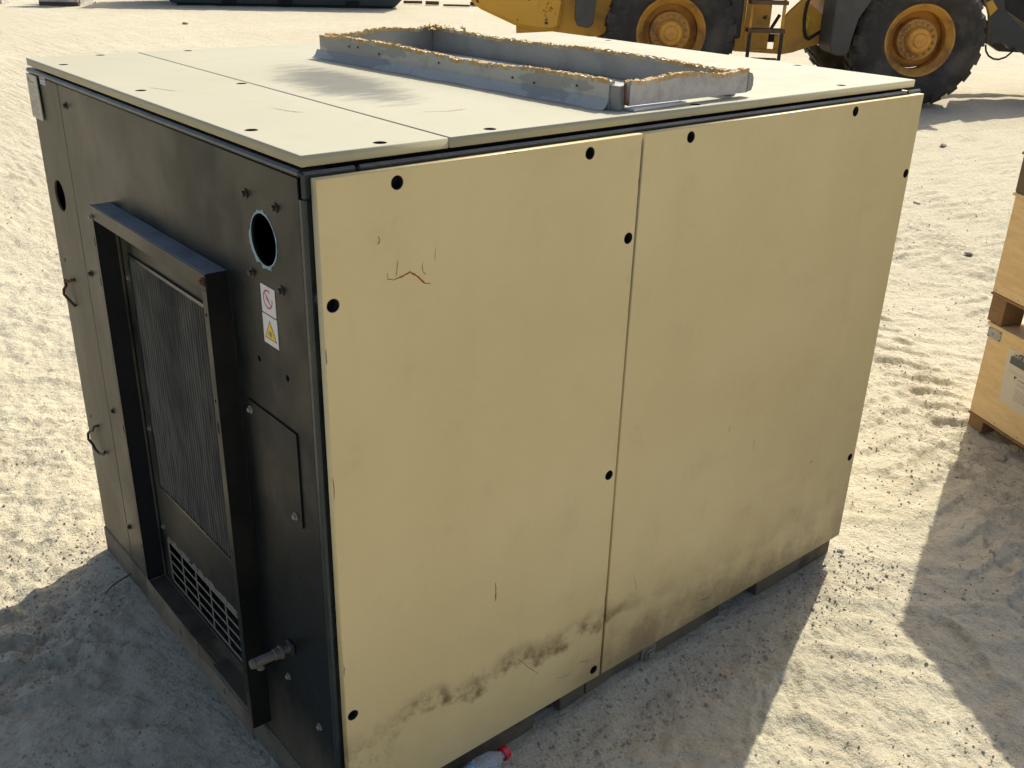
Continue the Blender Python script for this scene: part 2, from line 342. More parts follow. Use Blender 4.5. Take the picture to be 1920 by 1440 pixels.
def H(x, y):
    d = np.hypot(x-.8, y-.5)
    h = .020*fbm(x, y, .7, 3, 1)+.022*fbm(x, y, 2.2, 4, 2)+.022*fbm(x, y, 6.5, 4, 5, .6)+.018*fbm(x, y, 22, 4, 8, .65)+.006*np.abs(fbm(x, y, 40, 2, 15))
    h = h*(1+1.3*np.exp(-((x+.45)**2+(y-.75)**2)/.5))*(.55+.9*sstep(fbm(x, y, .9, 3, 71), -.15, .12))
    rid = 1-np.abs(fbm(x*.75+y*.65, (y*.75-x*.65)*.38, 4.2, 4, 12))*7; h = h+.012*np.clip(rid, 0, 1)
    for a in TRACKS: h = h+track(x, y, *a)
    fp = 0
    for fx, fy, fa in FEET:
        c, s = math.cos(fa), math.sin(fa); u = (x-fx)*c+(y-fy)*s; v = -(x-fx)*s+(y-fy)*c
        e = (u/.15)**2+(v/(.05-.012*(u < 0)))**2
        fp = fp-.012*(1-sstep(e, .6, 1.15))+.006*np.exp(-((e-1.4)/.35)**2)+.0022*np.sin(u*2*PI/.017+3*v/.05)*(1-sstep(e, .6, .95))
    h = h+fp
    h = h*(1-.5*sstep(d, 8, 25))
    # sand blown up against the base of the enclosure
    dx = np.maximum(np.maximum(0-x, x-1.87), 0); dy = np.maximum(np.maximum(0-y, y-1.46), 0); e = np.hypot(dx, dy)
    h = h*sstep(e, -.05, .25)+(.004+.04*np.maximum(0, fbm(x, y, 3.1, 3, 20)+.02))*np.exp(-(e/.07)**2)
    return h-.004
TRACKS = [(3.6, 1.0, R(52), .33, .165, .55, 31, .017), (2.75, .1, R(58), .30, .165, .55, 35, .014), (4.6, .6, R(50), .33, .175, .5, 38, .018),
          (-.50, .75, R(105), .32, .16, .6, 41, .024), (-1.6, 2.2, R(40), .33, .17, .5, 44, .008), (-.4, 3.3, R(25), .33, .17, .5, 47, .007), (6.4, 1.6, R(48), .34, .18, .5, 51, .018), (9, 2.8, R(47), .36, .18, .5, 57, .016)]
FEET = [(2.35, -.35, R(35)), (1.75, -.52, R(60)), (2.05, .28, R(20)), (1.15, -.33, R(200)), (-.30, .42, R(150)), (2.9, .75, R(45)), (3.4, 1.35, R(50))]
def axis_grid(a, b, step, lo, hi, gr=1.03):
    c = list(np.arange(a, b, step)); l = []; s = step; p = a
    while p > lo: s *= gr; p -= s; l.append(p)
    r = []; s = step; p = c[-1]
    while p < hi: s *= gr; p += s; r.append(p)
    return np.array(l[::-1]+c+r)
gx = axis_grid(-1.1, 4.4, .0105, -700, 1100, 1.028); gy = axis_grid(-.95, 2.6, .0105, -700, 1100, 1.020)
X, Y = np.meshgrid(gx, gy, indexing='ij'); Z = H(X, Y); nx_, ny_ = X.shape
me = bpy.data.meshes.new('ground'); co = np.stack((X, Y, Z), -1).reshape(-1, 3)
i = np.arange(nx_*ny_).reshape(nx_, ny_); q = np.stack((i[:-1, :-1], i[1:, :-1], i[1:, 1:], i[:-1, 1:]), -1).reshape(-1, 4)
me.vertices.add(len(co)); me.vertices.foreach_set('co', co.ravel()); me.loops.add(q.size); me.loops.foreach_set('vertex_index', q.ravel().astype(np.int32))
me.polygons.add(len(q)); me.polygons.foreach_set('loop_start', np.arange(0, q.size, 4, dtype=np.int32)); me.polygons.foreach_set('loop_total', np.full(len(q), 4, dtype=np.int32))
me.polygons.foreach_set('use_smooth', np.ones(len(q), dtype=bool)); me.update(calc_edges=True); me.materials.append(MT['sand'])
g = bpy.data.objects.new('sand_ground', me); C.objects.link(g); g['kind'] = 'structure'
def gz(x, y): return float(H(np.array([x]), np.array([y]))[0])

# gravel: small stones mixed in the sand, one uncountable mass
def rocks(n, xr, yr, smin, smax, seed, cl=.0):
    r = np.random.default_rng(seed); px = r.uniform(*xr, n*3); py = r.uniform(*yr, n*3)
    k = fbm(px, py, 5, 3, 61)+.25*r.standard_normal(n*3)*.3; ok = k > cl; ins = (px > -.01) & (px < 1.88) & (py > .0) & (py < 1.47); ok &= ~ins
    px, py = px[ok][:n], py[ok][:n]; n = len(px); pz = H(px, py); ph = (1+5**.5)/2
    base = np.array([(-1,ph,0),(1,ph,0),(-1,-ph,0),(1,-ph,0),(0,-1,ph),(0,1,ph),(0,-1,-ph),(0,1,-ph),(ph,0,-1),(ph,0,1),(-ph,0,-1),(-ph,0,1)])/1.9
    F = np.array([(0,11,5),(0,5,1),(0,1,7),(0,7,10),(0,10,11),(1,5,9),(5,11,4),(11,10,2),(10,7,6),(7,1,8),(3,9,4),(3,4,2),(3,2,6),(3,6,8),(3,8,9),(4,9,5),(2,4,11),(6,2,10),(8,6,7),(9,8,1)])
    s = smin*(smax/smin)**(r.random(n)**2.2); V = base[None]*(1+.35*r.standard_normal((n, 12, 1)).clip(-1, 1)*.6)
    V = V*s[:, None, None]*r.uniform(.6, 1.2, (n, 1, 3)); a = r.uniform(0, 6.28, n); ca, sa = np.cos(a)[:, None], np.sin(a)[:, None]
    V = np.stack((V[..., 0]*ca-V[..., 1]*sa, V[..., 0]*sa+V[..., 1]*ca, V[..., 2]), -1)+np.stack((px, py, pz+s*.2), -1)[:, None]
    return V.reshape(-1, 3), (F[None]+12*np.arange(n)[:, None, None]).reshape(-1, 3)
def gravel(name, mat, sets, label):
    Vs, Fs, o = [], [], 0
    for a in sets: v, f = rocks(*a); Vs.append(v); Fs.append(f+o); o += len(v)
    me = bpy.data.meshes.new(name); me.from_pydata(np.concatenate(Vs).tolist(), [], np.concatenate(Fs).tolist())
    ob = link(name, me, mat); tag(ob, label, 'gravel', None, 'stuff')
gravel('gravel', 'stone', [(6000, (-1.1, .0), (-.2, 1.6), .0012, .0050, 33, -.05), (9000, (-1.1, 3.6), (-1.0, 2.6), .0012, .0050, 3, .0), (2500, (1.8, 7), (-.5, 5), .002, .007, 4, .0), (1500, (-2.5, 1), (1.5, 7), .002, .006, 5, .0), (1200, (.2, 2.0), (-.22, .0), .0015, .0065, 9, -.3)], 'pale gravel grains scattered over the sand')
gravel('dark_gravel', 'stonegrey', [(1300, (-1.1, 3.8), (-1.0, 2.8), .0012, .0040, 13, .02), (450, (2, 9), (-.5, 6), .002, .008, 14, .0)], 'dark gravel grains scattered over the sand')
gravel('white_gravel', 'stonewhite', [(420, (-1.1, 3.6), (-1.0, 2.6), .0014, .005, 23, .0), (150, (.3, 1.9), (-.2, .0), .002, .006, 24, -.3)], 'whitish gravel grains scattered over the sand')
def stone(x, y, sx, sy, sz, mat, label, seed):
    bm = bmesh.new(); bmesh.ops.create_icosphere(bm, subdivisions=2, radius=1); r = random.Random(seed)
    for v in bm.verts: k = 1+r.uniform(-.22, .22); v.co = Vector((v.co.x*sx*k, v.co.y*sy*k, v.co.z*sz*k))
    o = obj('stone', bm, mat); o.location = (x, y, gz(x, y)+sz*.35); o.rotation_euler = (0, 0, r.uniform(0, 3)); tag(o, label, 'stone')
stone(9.05, 3.52, .058, .036, .026, 'stonegrey', 'dark flat stone on the bright sand just in front of the loader shadow', 1)
stone(6.64, 2.42, .042, .024, .014, 'stonewhite', 'small white stone on the sand right of the top corner of the tan panels', 2)
stone(5.60, 1.46, .026, .015, .010, 'stonegrey', 'small grey curved stone on the sand left of the upper wooden crate', 3)
stone(2.98, -.03, .03, .022, .018, 'stone', 'pale stone lying in shade at the foot of the lowest crate', 4)
stone(1.90, -.02, .012, .009, .008, 'stonewhite', 'tiny white stone at the far bottom corner of the tan panels', 5)
stone(7.66, 18.9, .06, .05, .03, 'stonegrey', 'dark little stone on the sand in front of the green skip', 6)

# ------------------------------------------------------------------ compressor enclosure
L, W, HT = 1.87, 1.46, 1.5
E_ = thing('compressor_enclosure', 'large tan and black sheet steel compressor cabinet with cut duct collar on its lid', 'machine', (L/2, W/2, 0))
def P(name, bm, mat, parent=E_, smooth=False, bev=0): return obj(name, bm, mat, parent, smooth, True, bev)
# black box and sheet put inside so the panel holes look dark
P('dark_inner_box', bx(.13, L-.03, .03, W-.01, .10, 1.497), 'black')
P('dark_inner_sheet', bx(.010, .128, 1.438, 1.4495, .10, 1.48), 'black')
P('back_panel', bx(L-.02, L, .012, W, .10, 1.49), 'tan', bev=.002)
P('far_side_panel', bx(.02, L-.021, W-.009, W, .10, 1.49), 'tan', bev=.002)
# base
bm = bmesh.new(); box(bm, -.004, .03, .0, 1.462, -.06, .088); P('base_rail', bm, 'base', bev=.003)
def base_piece(x0, x1, z1=.090): return P('base_rail', bx(x0, x1, .004, .03, -.06, z1), 'basegrey', bev=.002)
base_piece(.031, .565); base_piece(.655, .742); base_piece(.748, 1.295); base_piece(1.475, 1.862)
P('fork_pocket', bx(.566, .654, .05, .12, -.06, .09), 'basegrey')
P('fork_pocket', bx(1.296, 1.474, .08, .12, -.06, .085), 'black')
P('base_rail', bx(L-.04, L-.003, .031, W-.01, -.06, .09), 'basegrey')
P('base_rail', bx(.031, L-.041, W-.03, W-.003, -.06, .09), 'basegrey')
bp = P('bolt_plate', bx(.955, 1.012, -.002, .004, .004, .066), 'boltlit', bev=.001)
bm = bmesh.new(); lathe(bm, [(.019, 0), (.019, .005), (.012, .006), (.012, .012), (.006, .013)], (.984, -.002, .032), (0, -1, 0), 14); P('bolt', bm, 'boltlit', bp)

# corner post of the dark end, folded edge
pts = [(0.0, .012), (.0005, .005), (.003, .0015), (.008, 0), (.05, 0), (.05, .012)]
P('corner_post', pr(pts, 2, .090, 1.451), 'rail')
# dark end skin: column panel, main panel with its openings
hood_y0, hood_y1, hood_z0, hood_z1 = .318, .945, .170, 1.250
plate('end_panel', 'dark', E_, rect(.0125, 1.2215, .090, 1.486), [circ((.151, 1.350), .0475), rect(hood_y0+.004, hood_y1-.004, .19, hood_z1-.004), circ((.211, 1.102), .006, 10), circ((.099, 1.101), .006, 10)], 0, .0035, .007)
plate('end_panel', 'dark', E_, rect(1.2245, 1.458, .090, 1.486), [circ((1.352, 1.182), .042, 22), circ((1.405, .99), .005, 8), circ((1.41, .50), .005, 8)], 0, .0035, .007)
bm = bmesh.new(); box(bm, -.004, .05, .0, W, 1.4875, HT); P('end_top_rail', bm, 'rail', bev=.004)
# top rails along the tan side
P('top_rail', bx(-.003, .100, -.010, -.0005, 1.452, HT-.001), 'rail', bev=.0045)
P('top_rail', bx(.1015, 1.800, -.010, -.0005, 1.452, HT-.001), 'rail', bev=.0045)
P('top_rail', bx(1.8015, L, -.010, -.0005, 1.452, HT-.001), 'rail', bev=.0045)
P('side_frame', bx(.051, L-.021, .004, .03, .09, 1.451), 'black')
P('side_frame', bx(L-.02, L, -.0015, .011, .09, 1.451), 'rail')

# tan side panels and their fixing holes
def panel(x0, x1, holes):
    o = plate('side_panel', 'tan', E_, rect(x0, x1, .093, 1.490), [circ(c, .0118, 20) for c in holes], 1, -.021, .018, .002)
    for c in holes:
        bm = bmesh.new(); lathe(bm, [(.0045, 0), (.0045, .004), (.002, .0045)], (c[0]-.002, .003, c[1]-.002), (0, -1, 0), 8); P('fixing_screw', bm, 'bolt', o)
    return o
p1 = panel(.010, .7595, [(.164, 1.466), (.614, 1.466), (.030, 1.274), (.741, 1.274), (.738, .701), (.736, .123), (.027, .379)])
p2 = panel(.7665, 1.850, [(.911, 1.468), (1.531, 1.470), (1.834, 1.278), (1.826, .390)])
bm = bmesh.new()
strip_mark(bm, dense([(.149, 1.297), (.168, 1.299), (.186, 1.304), (.200, 1.296), (.219, 1.276)], 4, .0008), .0022, 0, -.0304, 1)
P('rust_scratch', bm, 'rustred', p1)
bm = bmesh.new()
for pl, wd in [([(.157, 1.300), (.161, 1.331)], .0008), ([(.138, 1.311), (.140, 1.300), (.150, 1.299)], .0008), ([(.219, 1.277), (.228, 1.276), (.230, 1.272)], .001), ([(.243, 1.340), (.240, 1.315)], .0007), ([(.213, 1.318), (.214, 1.30), (.22, 1.293)], .0007),
               ([(.0115, 1.20), (.0118, 1.17)], .0009), ([(.0116, .95), (.0114, .90)], .0008), ([(.0118, .52), (.0115, .49)], .001), ([(.7585, 1.40), (.7583, 1.38)], .001), ([(.758, .35), (.7585, .31)], .001), ([(.40, 1.4885), (.43, 1.4886)], .0009), ([(.122, 1.380), (.126, 1.372), (.121, 1.366)], .0013), ([(.3985, .547), (.4005, .520), (.4015, .493)], .0016), ([(.470, .300), (.500, .262), (.543, .211)], .0009), ([(.60, .168), (.66, .150)], .0008), ([(.68, .176), (.715, .165)], .0010)]:
    strip_mark(bm, dense(pl, 5, .0009), wd, 0, -.0304, 1)
P('scuff', bm, 'darkmark', p1)
bm = bmesh.new()
for pl, wd in [([(1.30, .62), (1.302, .585)], .0007), ([(1.18, .70), (1.181, .675)], .0006), ([(1.60, .45), (1.612, .446)], .0016), ([(.86, .36), (.875, .31)], .0007), ([(1.15, .152), (1.19, .146)], .0016)]:
    strip_mark(bm, dense(pl, 5, .0008), wd, 0, -.0304, 1)
P('scuff', bm, 'darkmark', p2)

# lid panels
LZ = 1.5155
holes1 = [(.18, 1.425), (.036, 1.27), (.040, .770), (.270, .765), (.033, .235), (.163, .020)]
holes2 = [(.425, 1.425), (.403, .022), (.97, .018), (1.545, .032), (1.805, .35), (1.795, 1.12), (1.15, 1.42)]
CA = R(4.0); cc, cs = math.cos(CA), math.sin(CA); CO = (.750, .027)      # collar frame: origin near-left corner, a along X, b along Y
def cw(a, b): return (CO[0]+a*cc-b*cs, CO[1]+a*cs+b*cc)
CWd, CLn, TW = .405, 1.09, .017
slot = [cw(CWd-.031, .05), cw(CWd-.0185, .05), cw(CWd-.0185, CLn-.05), cw(CWd-.031, CLn-.05)]; slot2 = [cw(.12, CLn-.28), cw(.16, CLn-.28), cw(.16, CLn-.20), cw(.12, CLn-.20)]
l1 = plate('lid_panel', 'lid', E_, rect(-.001, .2875, -.006, 1.450), [circ(c, .0115, 18) for c in holes1], 2, LZ, .019, .0018)
l2 = plate('lid_panel', 'lid', E_, rect(.2925, 1.833, -.006, 1.450), [circ(c, .0115, 18) for c in holes2]+[slot, slot2], 2, LZ, .019, .0018)
P('lid_support', bx(.03, 1.80, .012, 1.43, 1.5005, 1.5055), 'black')
bm = bmesh.new()
for pl, wd in [([(.07, .80), (.10, .72)], .0012), ([(.17, .42), (.19, .36), (.20, .35)], .0014), ([(.40, .235), (.46, .215), (.50, .222)], .0014), ([(.35, .33), (.40, .33)], .001)]:
    strip_mark(bm, dense(pl, 5, .002), wd, 0, 1.5254, 2)
P('scuff', bm, 'darkmark', l2)

# duct collar (cut pre-insulated duct): four walls, ragged foam edge, sealant skirt
LT = 1.525
dc = bpy.data.objects.new('duct_collar', bpy.data.meshes.new('duct_collar')); C.objects.link(dc); dc.parent = E_; dc.location = -E_.location
bm = bmesh.new()   # the fixing flange lying on the lid is the collar's own mesh
def ring_strip(bm, a0, a1, b0, b1, z0, z1):
    q = [cw(a0, b0), cw(a1, b0), cw(a1, b1), cw(a0, b1)]; A = [bm.verts.new((x, y, z0)) for x, y in q]; B = [bm.verts.new((x, y, z1)) for x, y in q]
    bm.faces.new(A[::-1]); bm.faces.new(B)
    for k in range(4): bm.faces.new((A[k], A[(k+1) % 4], B[(k+1) % 4], B[k]))
ring_strip(bm, TW, .115, .03, CLn-.03, LT+.0005, LT+.003); ring_strip(bm, CWd-.12, CWd-.033, .03, CLn-.03, LT+.0005, LT+.003); ring_strip(bm, .1151, CWd-.1201, .03, .10, LT+.0005, LT+.003)
bmesh.ops.recalc_face_normals(bm, faces=bm.faces[:]); bm.to_mesh(dc.data); bm.free(); dc.data.materials.append(MT['ductin'])
def wall(p, q, h0, h1, inn, mat, zb=.001, seed=0, jag=.004, lean=0.0, rag=.010):
    """board from p to q (collar coords), thickness TW towards inn, ragged top"""
    r = random.Random(seed); n = int(max(10, math.hypot(q[0]-p[0], q[1]-p[1])/.005)); bm = bmesh.new(); fm = bmesh.new(); prev = pv = None
    drift = 0
    for k in range(n+1):
        t = k/n; a = p[0]+(q[0]-p[0])*t; b = p[1]+(q[1]-p[1])*t; hb = h0+(h1-h0)*t+.004*math.sin(t*9+seed)
        drift = drift*.8+r.uniform(-jag, jag)*.6; ho = hb+drift+r.uniform(-jag, jag)*.35; hi = hb+drift*.6+r.uniform(-jag, jag)*.5
        (x, y), (x2, y2) = cw(a, b), cw(a+inn[0]*TW, b+inn[1]*TW); ox, oy = (x-x2)*lean, (y-y2)*lean
        cur = [bm.verts.new(v) for v in [(x, y, LT+zb), (x+ox, y+oy, LT+ho), (x2+ox, y2+oy, LT+hi), (x2, y2, LT+zb)]]
        w1, w2 = r.uniform(.0, .5), r.uniform(.0, .5)
        mx, my = (x+x2)/2+ox, (y+y2)/2+oy; e1, e2 = r.uniform(-.10, .03), r.uniform(-.03, .10)
        def S(f): return (x+(x2-x)*f+ox, y+(y2-y)*f+oy)
        f1 = [(*S(e1), LT+ho-.006), (*S(e1+.02), LT+ho+r.uniform(.001, .004)), (*S(.3), LT+(ho+hi)/2+r.uniform(-.003, rag)), (*S(.65), LT+(ho+hi)/2+r.uniform(-.004, rag*.8)), (*S(1+e2-.02), LT+hi+r.uniform(.001, .004)), (*S(1+e2), LT+hi-.006)]
        fc = [fm.verts.new(v) for v in f1]
        if prev:
            for j in range(4): bm.faces.new((prev[j], prev[(j+1) % 4], cur[(j+1) % 4], cur[j]))
            for j in range(5): fm.faces.new((pv[j], pv[j+1], fc[j+1], fc[j]))
        else: bm.faces.new(cur)
        prev, pv = cur, fc
    bm.faces.new(prev[::-1])
    wl = P('collar_wall', bm, mat, dc); P('foam_edge', fm, 'foam', dc); return wl
wall((0, .036), (0, CLn), .054, .060, (1, 0), 'duct', seed=1, jag=.0022, rag=.004)
wall((CWd, CLn), (CWd, .0), .063, .056, (-1, 0), 'ductin', seed=2, rag=.003, jag=.0022)
wall((TW+.002, CLn), (CWd-TW-.002, CLn), .060, .068, (0, -1), 'ductin', seed=3, rag=.005, jag=.003)
wall((.026, .0), (CWd+.006, -.026), .061, .058, (0, 1), 'ductlight', zb=.010, seed=4, jag=.0012, rag=.003)
bm = bmesh.new(); ring_strip(bm, .025, .20, -.015, .016, LT+.001, LT+.006); P('zinc_strip', bm, 'zinc', dc)
bm = bmesh.new(); ring_strip(bm, .003, .0235, .010, .034, LT+.001, LT+.050); P('corner_gap_filler', bm, 'sealant', dc)
bm = bmesh.new(); xx, yy = cw(.014, .005); tube(bm, [(xx, yy, LT+.056), (xx, yy-.002, LT+.03), (xx+.002, yy-.002, LT+.018), (xx+.010, yy-.002, LT+.013)], .0032, 6); P('rusty_clip', bm, 'rust', dc)
# sealant skirt: concave flare along the near-left long wall
bm = bmesh.new(); prev = None; r_ = random.Random(5); n = 110
for k in range(n+1):
    b = .034+(CLn-.02)*k/n; wv = .017+.004*math.sin(k*.35)+r_.uniform(-.0015, .0015); cur = []
    for t in (0, .2, .42, .68, .92, 1.0):
        a = -.0008-wv*t; z = LT+.0008+.020*(1-t)**2.3+(0 if t > .95 else .0012); x, y = cw(a, b); cur.append(bm.verts.new((x, y, z)))
    if prev:
        for j in range(5): bm.faces.new((prev[j], prev[j+1], cur[j+1], cur[j]))
    prev = cur
P('sealant_skirt', bm, 'duct', dc, smooth=True)
bm = bmesh.new()
for k in range(7):
    b = random.uniform(.08, CLn-.1); x, y = cw(-.001, b); lathe(bm, [(.0028, 0), (.0028, .001), (.0015, .002)], (x, y, LT+random.uniform(.02, .045)), (-1, 0, 0), 7)
P('rivet', bm, 'bolt', dc)
bm = bmesh.new(); r_ = random.Random(9)
for k in range(34):       # crumbled foam at the far corner
    a = CWd-.03+r_.uniform(-.012, .03); b = CLn-.01-abs(r_.gauss(0, .07)); x, y = cw(a, b); z = LT+.062+r_.uniform(0, .016); s = r_.uniform(.004, .011)
    vs = [bm.verts.new((x+r_.uniform(-s, s), y+r_.uniform(-s, s), z+r_.uniform(-s, s))) for _ in range(4)]
    for f in ((0, 1, 2), (0, 2, 3), (0, 3, 1), (1, 3, 2)): bm.faces.new([vs[i] for i in f])
P('foam_crumbs', bm, 'foam', dc)
bm = bmesh.new(); x, y = cw(CWd+.004, -.028)   # torn rounded foil end of the near board
pts_ = [(0, .012), (.014, .014), (.019, .026), (.018, .042), (.012, .052), (0, .055)]
A = [bm.verts.new((x+a, y, LT+z)) for a, z in pts_]; B = [bm.verts.new((x+a*.8, y+.022, LT+z)) for a, z in pts_]
bm.faces.new(A); bm.faces.new(B[::-1])
for k in range(6): bm.faces.new((A[k], B[k], B[(k+1) % 6], A[(k+1) % 6]))
P('torn_board_end', bm, 'sealant', dc)

# intake hood on the dark end
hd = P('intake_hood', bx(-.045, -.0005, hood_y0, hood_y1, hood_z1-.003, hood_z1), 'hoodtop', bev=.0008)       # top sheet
hb = 'hood'
P('hood_side', bx(-.045, -.0005, hood_y0-.0025, hood_y0, .125, hood_z1), 'hoodblack', hd)
P('hood_side', bx(-.045, .014, hood_y1, hood_y1+.0025, .19, hood_z1), 'black', hd)
P('hood_lip', bx(-.0472, -.0453, hood_y0, hood_y1, hood_z1-.034, hood_z1-.001), hb, hd)
plate('hood_lip', hb, hd, rect(hood_y0-.002, hood_y0+.020, .128, hood_z1-.035), [circ((hood_y0+.010, zz), .0042, 8) for zz in (1.165, .98, .62, .235)]+[circ((hood_y0+.010, .92), .005, 12, .014)], 0, -.0462, .0016, .0003)
plate('hood_lip', hb, hd, [(hood_y1-.002, .195), (hood_y1+.016, .195), (hood_y1+.016, .55), (hood_y1+.010, .60), (hood_y1+.016, .64), (hood_y1+.016, hood_z1), (hood_y1-.002, hood_z1)], [circ((hood_y1+.007, zz), .005, 10, .012) for zz in (1.16, 1.06, .66)]+[circ((hood_y1+.007, .30), .004, 8)], 0, -.0462, .0016, .0003)
P('hood_shelf', bx(-.045, .012, .61, hood_y1-.001, .186, .189), hb, hd)
P('hood_shelf', bx(-.040, .012, hood_y0+.002, .545, .158, .161), hb, hd)
plate('hood_bottom_lip', 'base', hd, [(.62, .105), (hood_y1+.01, .105), (hood_y1+.012, .195), (.90, .190), (.62, .186)], [circ((.73, .145), .006, 8, .012)], 0, -.0462, .002, .0004)
plate('hood_bottom_lip', 'base', hd, [(hood_y0+.004, .095), (.619, .1045), (.619, .14), (.55, .155), (hood_y0+.004, .157)], [circ((.47, .13), .006, 8, .012)], 0, -.0462, .002, .0004)
# recessed panel behind the hood: filter opening above, slotted vent below
fy0, fy1, fz0, fz1 = .440, .890, .500, 1.130; vy0, vy1, vz0, vz1 = .452, .896, .197, .327
nC, nR = 5, 4; slots = []
for a in range(nC):
    for b in range(nR):
        cw_, ch = (vy1-vy0)/nC, (vz1-vz0)/nR; slots.append(rect(vy0+a*cw_+.0035, vy0+(a+1)*cw_-.0035, vz0+b*ch+.0035, vz0+(b+1)*ch-.0035))
rp = plate('recessed_panel', 'dark', E_, rect(hood_y0+.003, hood_y1-.001, .161, hood_z1-.002), [rect(fy0, fy1, fz0, fz1), rect(vy0-.001, vy1+.001, vz0-.001, vz1+.001)], 0, .0105, .003, .0006)
plate('vent_grille', 'bar', E_, rect(vy0-.006, vy1+.006, vz0-.006, vz1+.006), slots, 0, .0075, .0016, .0003)
bm = bmesh.new(); nf = 66; pv = None; r_f = random.Random(6)
for k in range(nf+1):
    y = fy0+(fy1-fy0)*k/nf; x = .012 if k % 2 else .0045; cur = [bm.verts.new((x+r_f.uniform(-.0008, .0008), y+(0 if k in (0, nf) else r_f.uniform(-.0008, .0008)), fz0+(fz1-fz0)*j/14)) for j in range(15)]
    if pv:
        for j in range(14): bm.faces.new((pv[j], cur[j], cur[j+1], pv[j+1]))
    pv = cur
P('filter_screen', bm, 'screen')
bm = bmesh.new()
for a in ((fy0-.006, fy0+.001, fz0-.006, fz1+.006), (fy1-.001, fy1+.006, fz0-.006, fz1+.006), (fy0+.0012, fy1-.0012, fz0-.006, fz0+.002), (fy0+.0012, fy1-.0012, fz1-.002, fz1+.006)): box(bm, .0035, .0085, *a)
P('filter_frame', bm, 'rail')
bm = bmesh.new(); r_ = random.Random(3)      # caked dust on the upper edge of the vent
for k in range(46):
    y = vy0+(vy1-vy0)*(k+r_.random())/46; s = r_.uniform(.006, .016); z = vz1+.002+r_.uniform(0, .010)
    bmesh.ops.create_icosphere(bm, subdivisions=1, radius=1, matrix=Matrix.Translation((.0085, y, z)) @ Matrix.Diagonal((.0022, s, s*.7, 1)))
P('caked_dust', bm, 'bar')
# access plate
ap = plate('access_plate', 'dark', E_, rect(.074, .268, .790, .996), [], 0, -.0022, .0026, .0006)
# bolts
def bolt_mesh(r, h, hexn=6):
    bm = bmesh.new(); lathe(bm, [(r*1.55, 0), (r*1.55, h*.2), (r*1.1, h*.22)], (0, 0, 0), (-1, 0, 0), 12); lathe(bm, [(r, h*.2), (r, h*.85), (r*.8, h)], (0, 0, 0), (-1, 0, 0), hexn)
    bmesh.ops.recalc_face_normals(bm, faces=bm.faces[:]); me = bpy.data.meshes.new('bolt'); bm.to_mesh(me); bm.free(); return me
bmesh_ = {'bolt': bolt_mesh(.006, .008), 'boltlit': bolt_mesh(.0055, .007), 'rust': bolt_mesh(.006, .007)}
for k, me in bmesh_.items(): me.materials.append(MT[k])
for y, z, k in [(1.174, 1.441, 'bolt'), (.209, 1.421, 'bolt'), (.097, 1.419, 'bolt'), (.208, 1.275, 'bolt'), (.096, 1.271, 'bolt'), (1.185, 1.009, 'bolt'), (1.177, .610, 'bolt'), (.199, .339, 'boltlit'), (.067, .292, 'boltlit'), (1.195, .22, 'bolt')]:
    o = bpy.data.objects.new('bolt', me := bmesh_[k]); C.objects.link(o); o.parent = E_; o.location = Vector((-.0003, y, z))-E_.location
for y, z in [(.262, .975), (.100, .806)]:
    o = bpy.data.objects.new('bolt', bmesh_['boltlit']); C.objects.link(o); o.parent = ap; o.location = (-.0036, y, z)
for y, z, x in [(hood_y0+.011, hood_z1-.018, -.0473), (hood_y1+.007, hood_z1-.03, -.0473)]:
    o = bpy.data.objects.new('bolt', bmesh_['rust' if y < .5 else 'boltlit']); C.objects.link(o); o.parent = hd; o.location = (x, y, z)
for y, z in [(.915, 1.07), (.918, .66), (.918, .36)]:
    o = bpy.data.objects.new('bolt', bmesh_['boltlit']); C.objects.link(o); o.parent = rp; o.location = (.0088, y, z)
# chipped rim of the round cut-out
bm = bmesh.new(); r_ = random.Random(8); prev = None; nn = 64
for k in range(nn+1):
    kk = k % nn; a = 2*PI*kk/nn; r2 = random.Random(kk*7+1).uniform(.002, .0045)+(.009 if 31 <= kk <= 42 else 0)*random.Random(kk).uniform(.5, 1)+(.006 if 46 <= kk <= 52 or 12 <= kk <= 19 else 0)*random.Random(kk).random()
    cur = [bm.verts.new((-.0006, .151-(.0470)*math.cos(a), 1.350+.0470*math.sin(a))), bm.verts.new((-.0006, .151-(.0475+r2)*math.cos(a), 1.350+(.0475+r2)*math.sin(a)))]
    if prev: bm.faces.new((prev[0], prev[1], cur[1], cur[0]))
    prev = cur
# mirrored so the widest flake sits on the grille side
P('chipped_paint_ring', bm, 'chip')
bm = bmesh.new(); lathe(bm, [(.011, 0), (.011, .01), (.006, .012), (.006, .03)], (.128, .118, 1.352), (-1, 0, 0), 8); P('inner_bolt', bm, 'rust')
# stickers
def sticker(name, y0, y1, z0, z1, tilt=0):
    o = P(name, bx(-.0012, -.0002, y0, y1, z0, z1), 'sticker'); return o
s1 = sticker('warning_sticker', .123, .177, 1.2095, 1.2640); s2 = sticker('warning_sticker', .122, .178, 1.149, 1.2070)
bm = bmesh.new(); cy, cz = .151, 1.239; prev = None
for k in range(33):
    a = 2*PI*k/32
    if 2 <= k <= 4: prev = None; continue
    cur = [bm.verts.new((-.0014, cy-r*math.cos(a), cz+r*math.sin(a))) for r in (.0150, .0182)]
    if prev: bm.faces.new((prev[0], prev[1], cur[1], cur[0]))
    prev = cur
strip_mark(bm, [(cy+.0115, cz+.0115), (cy, cz), (cy-.0115, cz-.0115)], .0034, 0, -.0014, 0)
strip_mark(bm, [(cy+.010, cz-.001), (cy+.002, cz-.002), (cy-.004, cz-.003)], .0012, 0, -.0013, 0)
P('prohibition_symbol', bm, 'redink', s1)
bm = bmesh.new(); prism(bm, [(.127, 1.160), (.173, 1.160), (.150, 1.198)], 0, -.0014, -.0012); P('triangle_border', bm, 'blackink', s2)
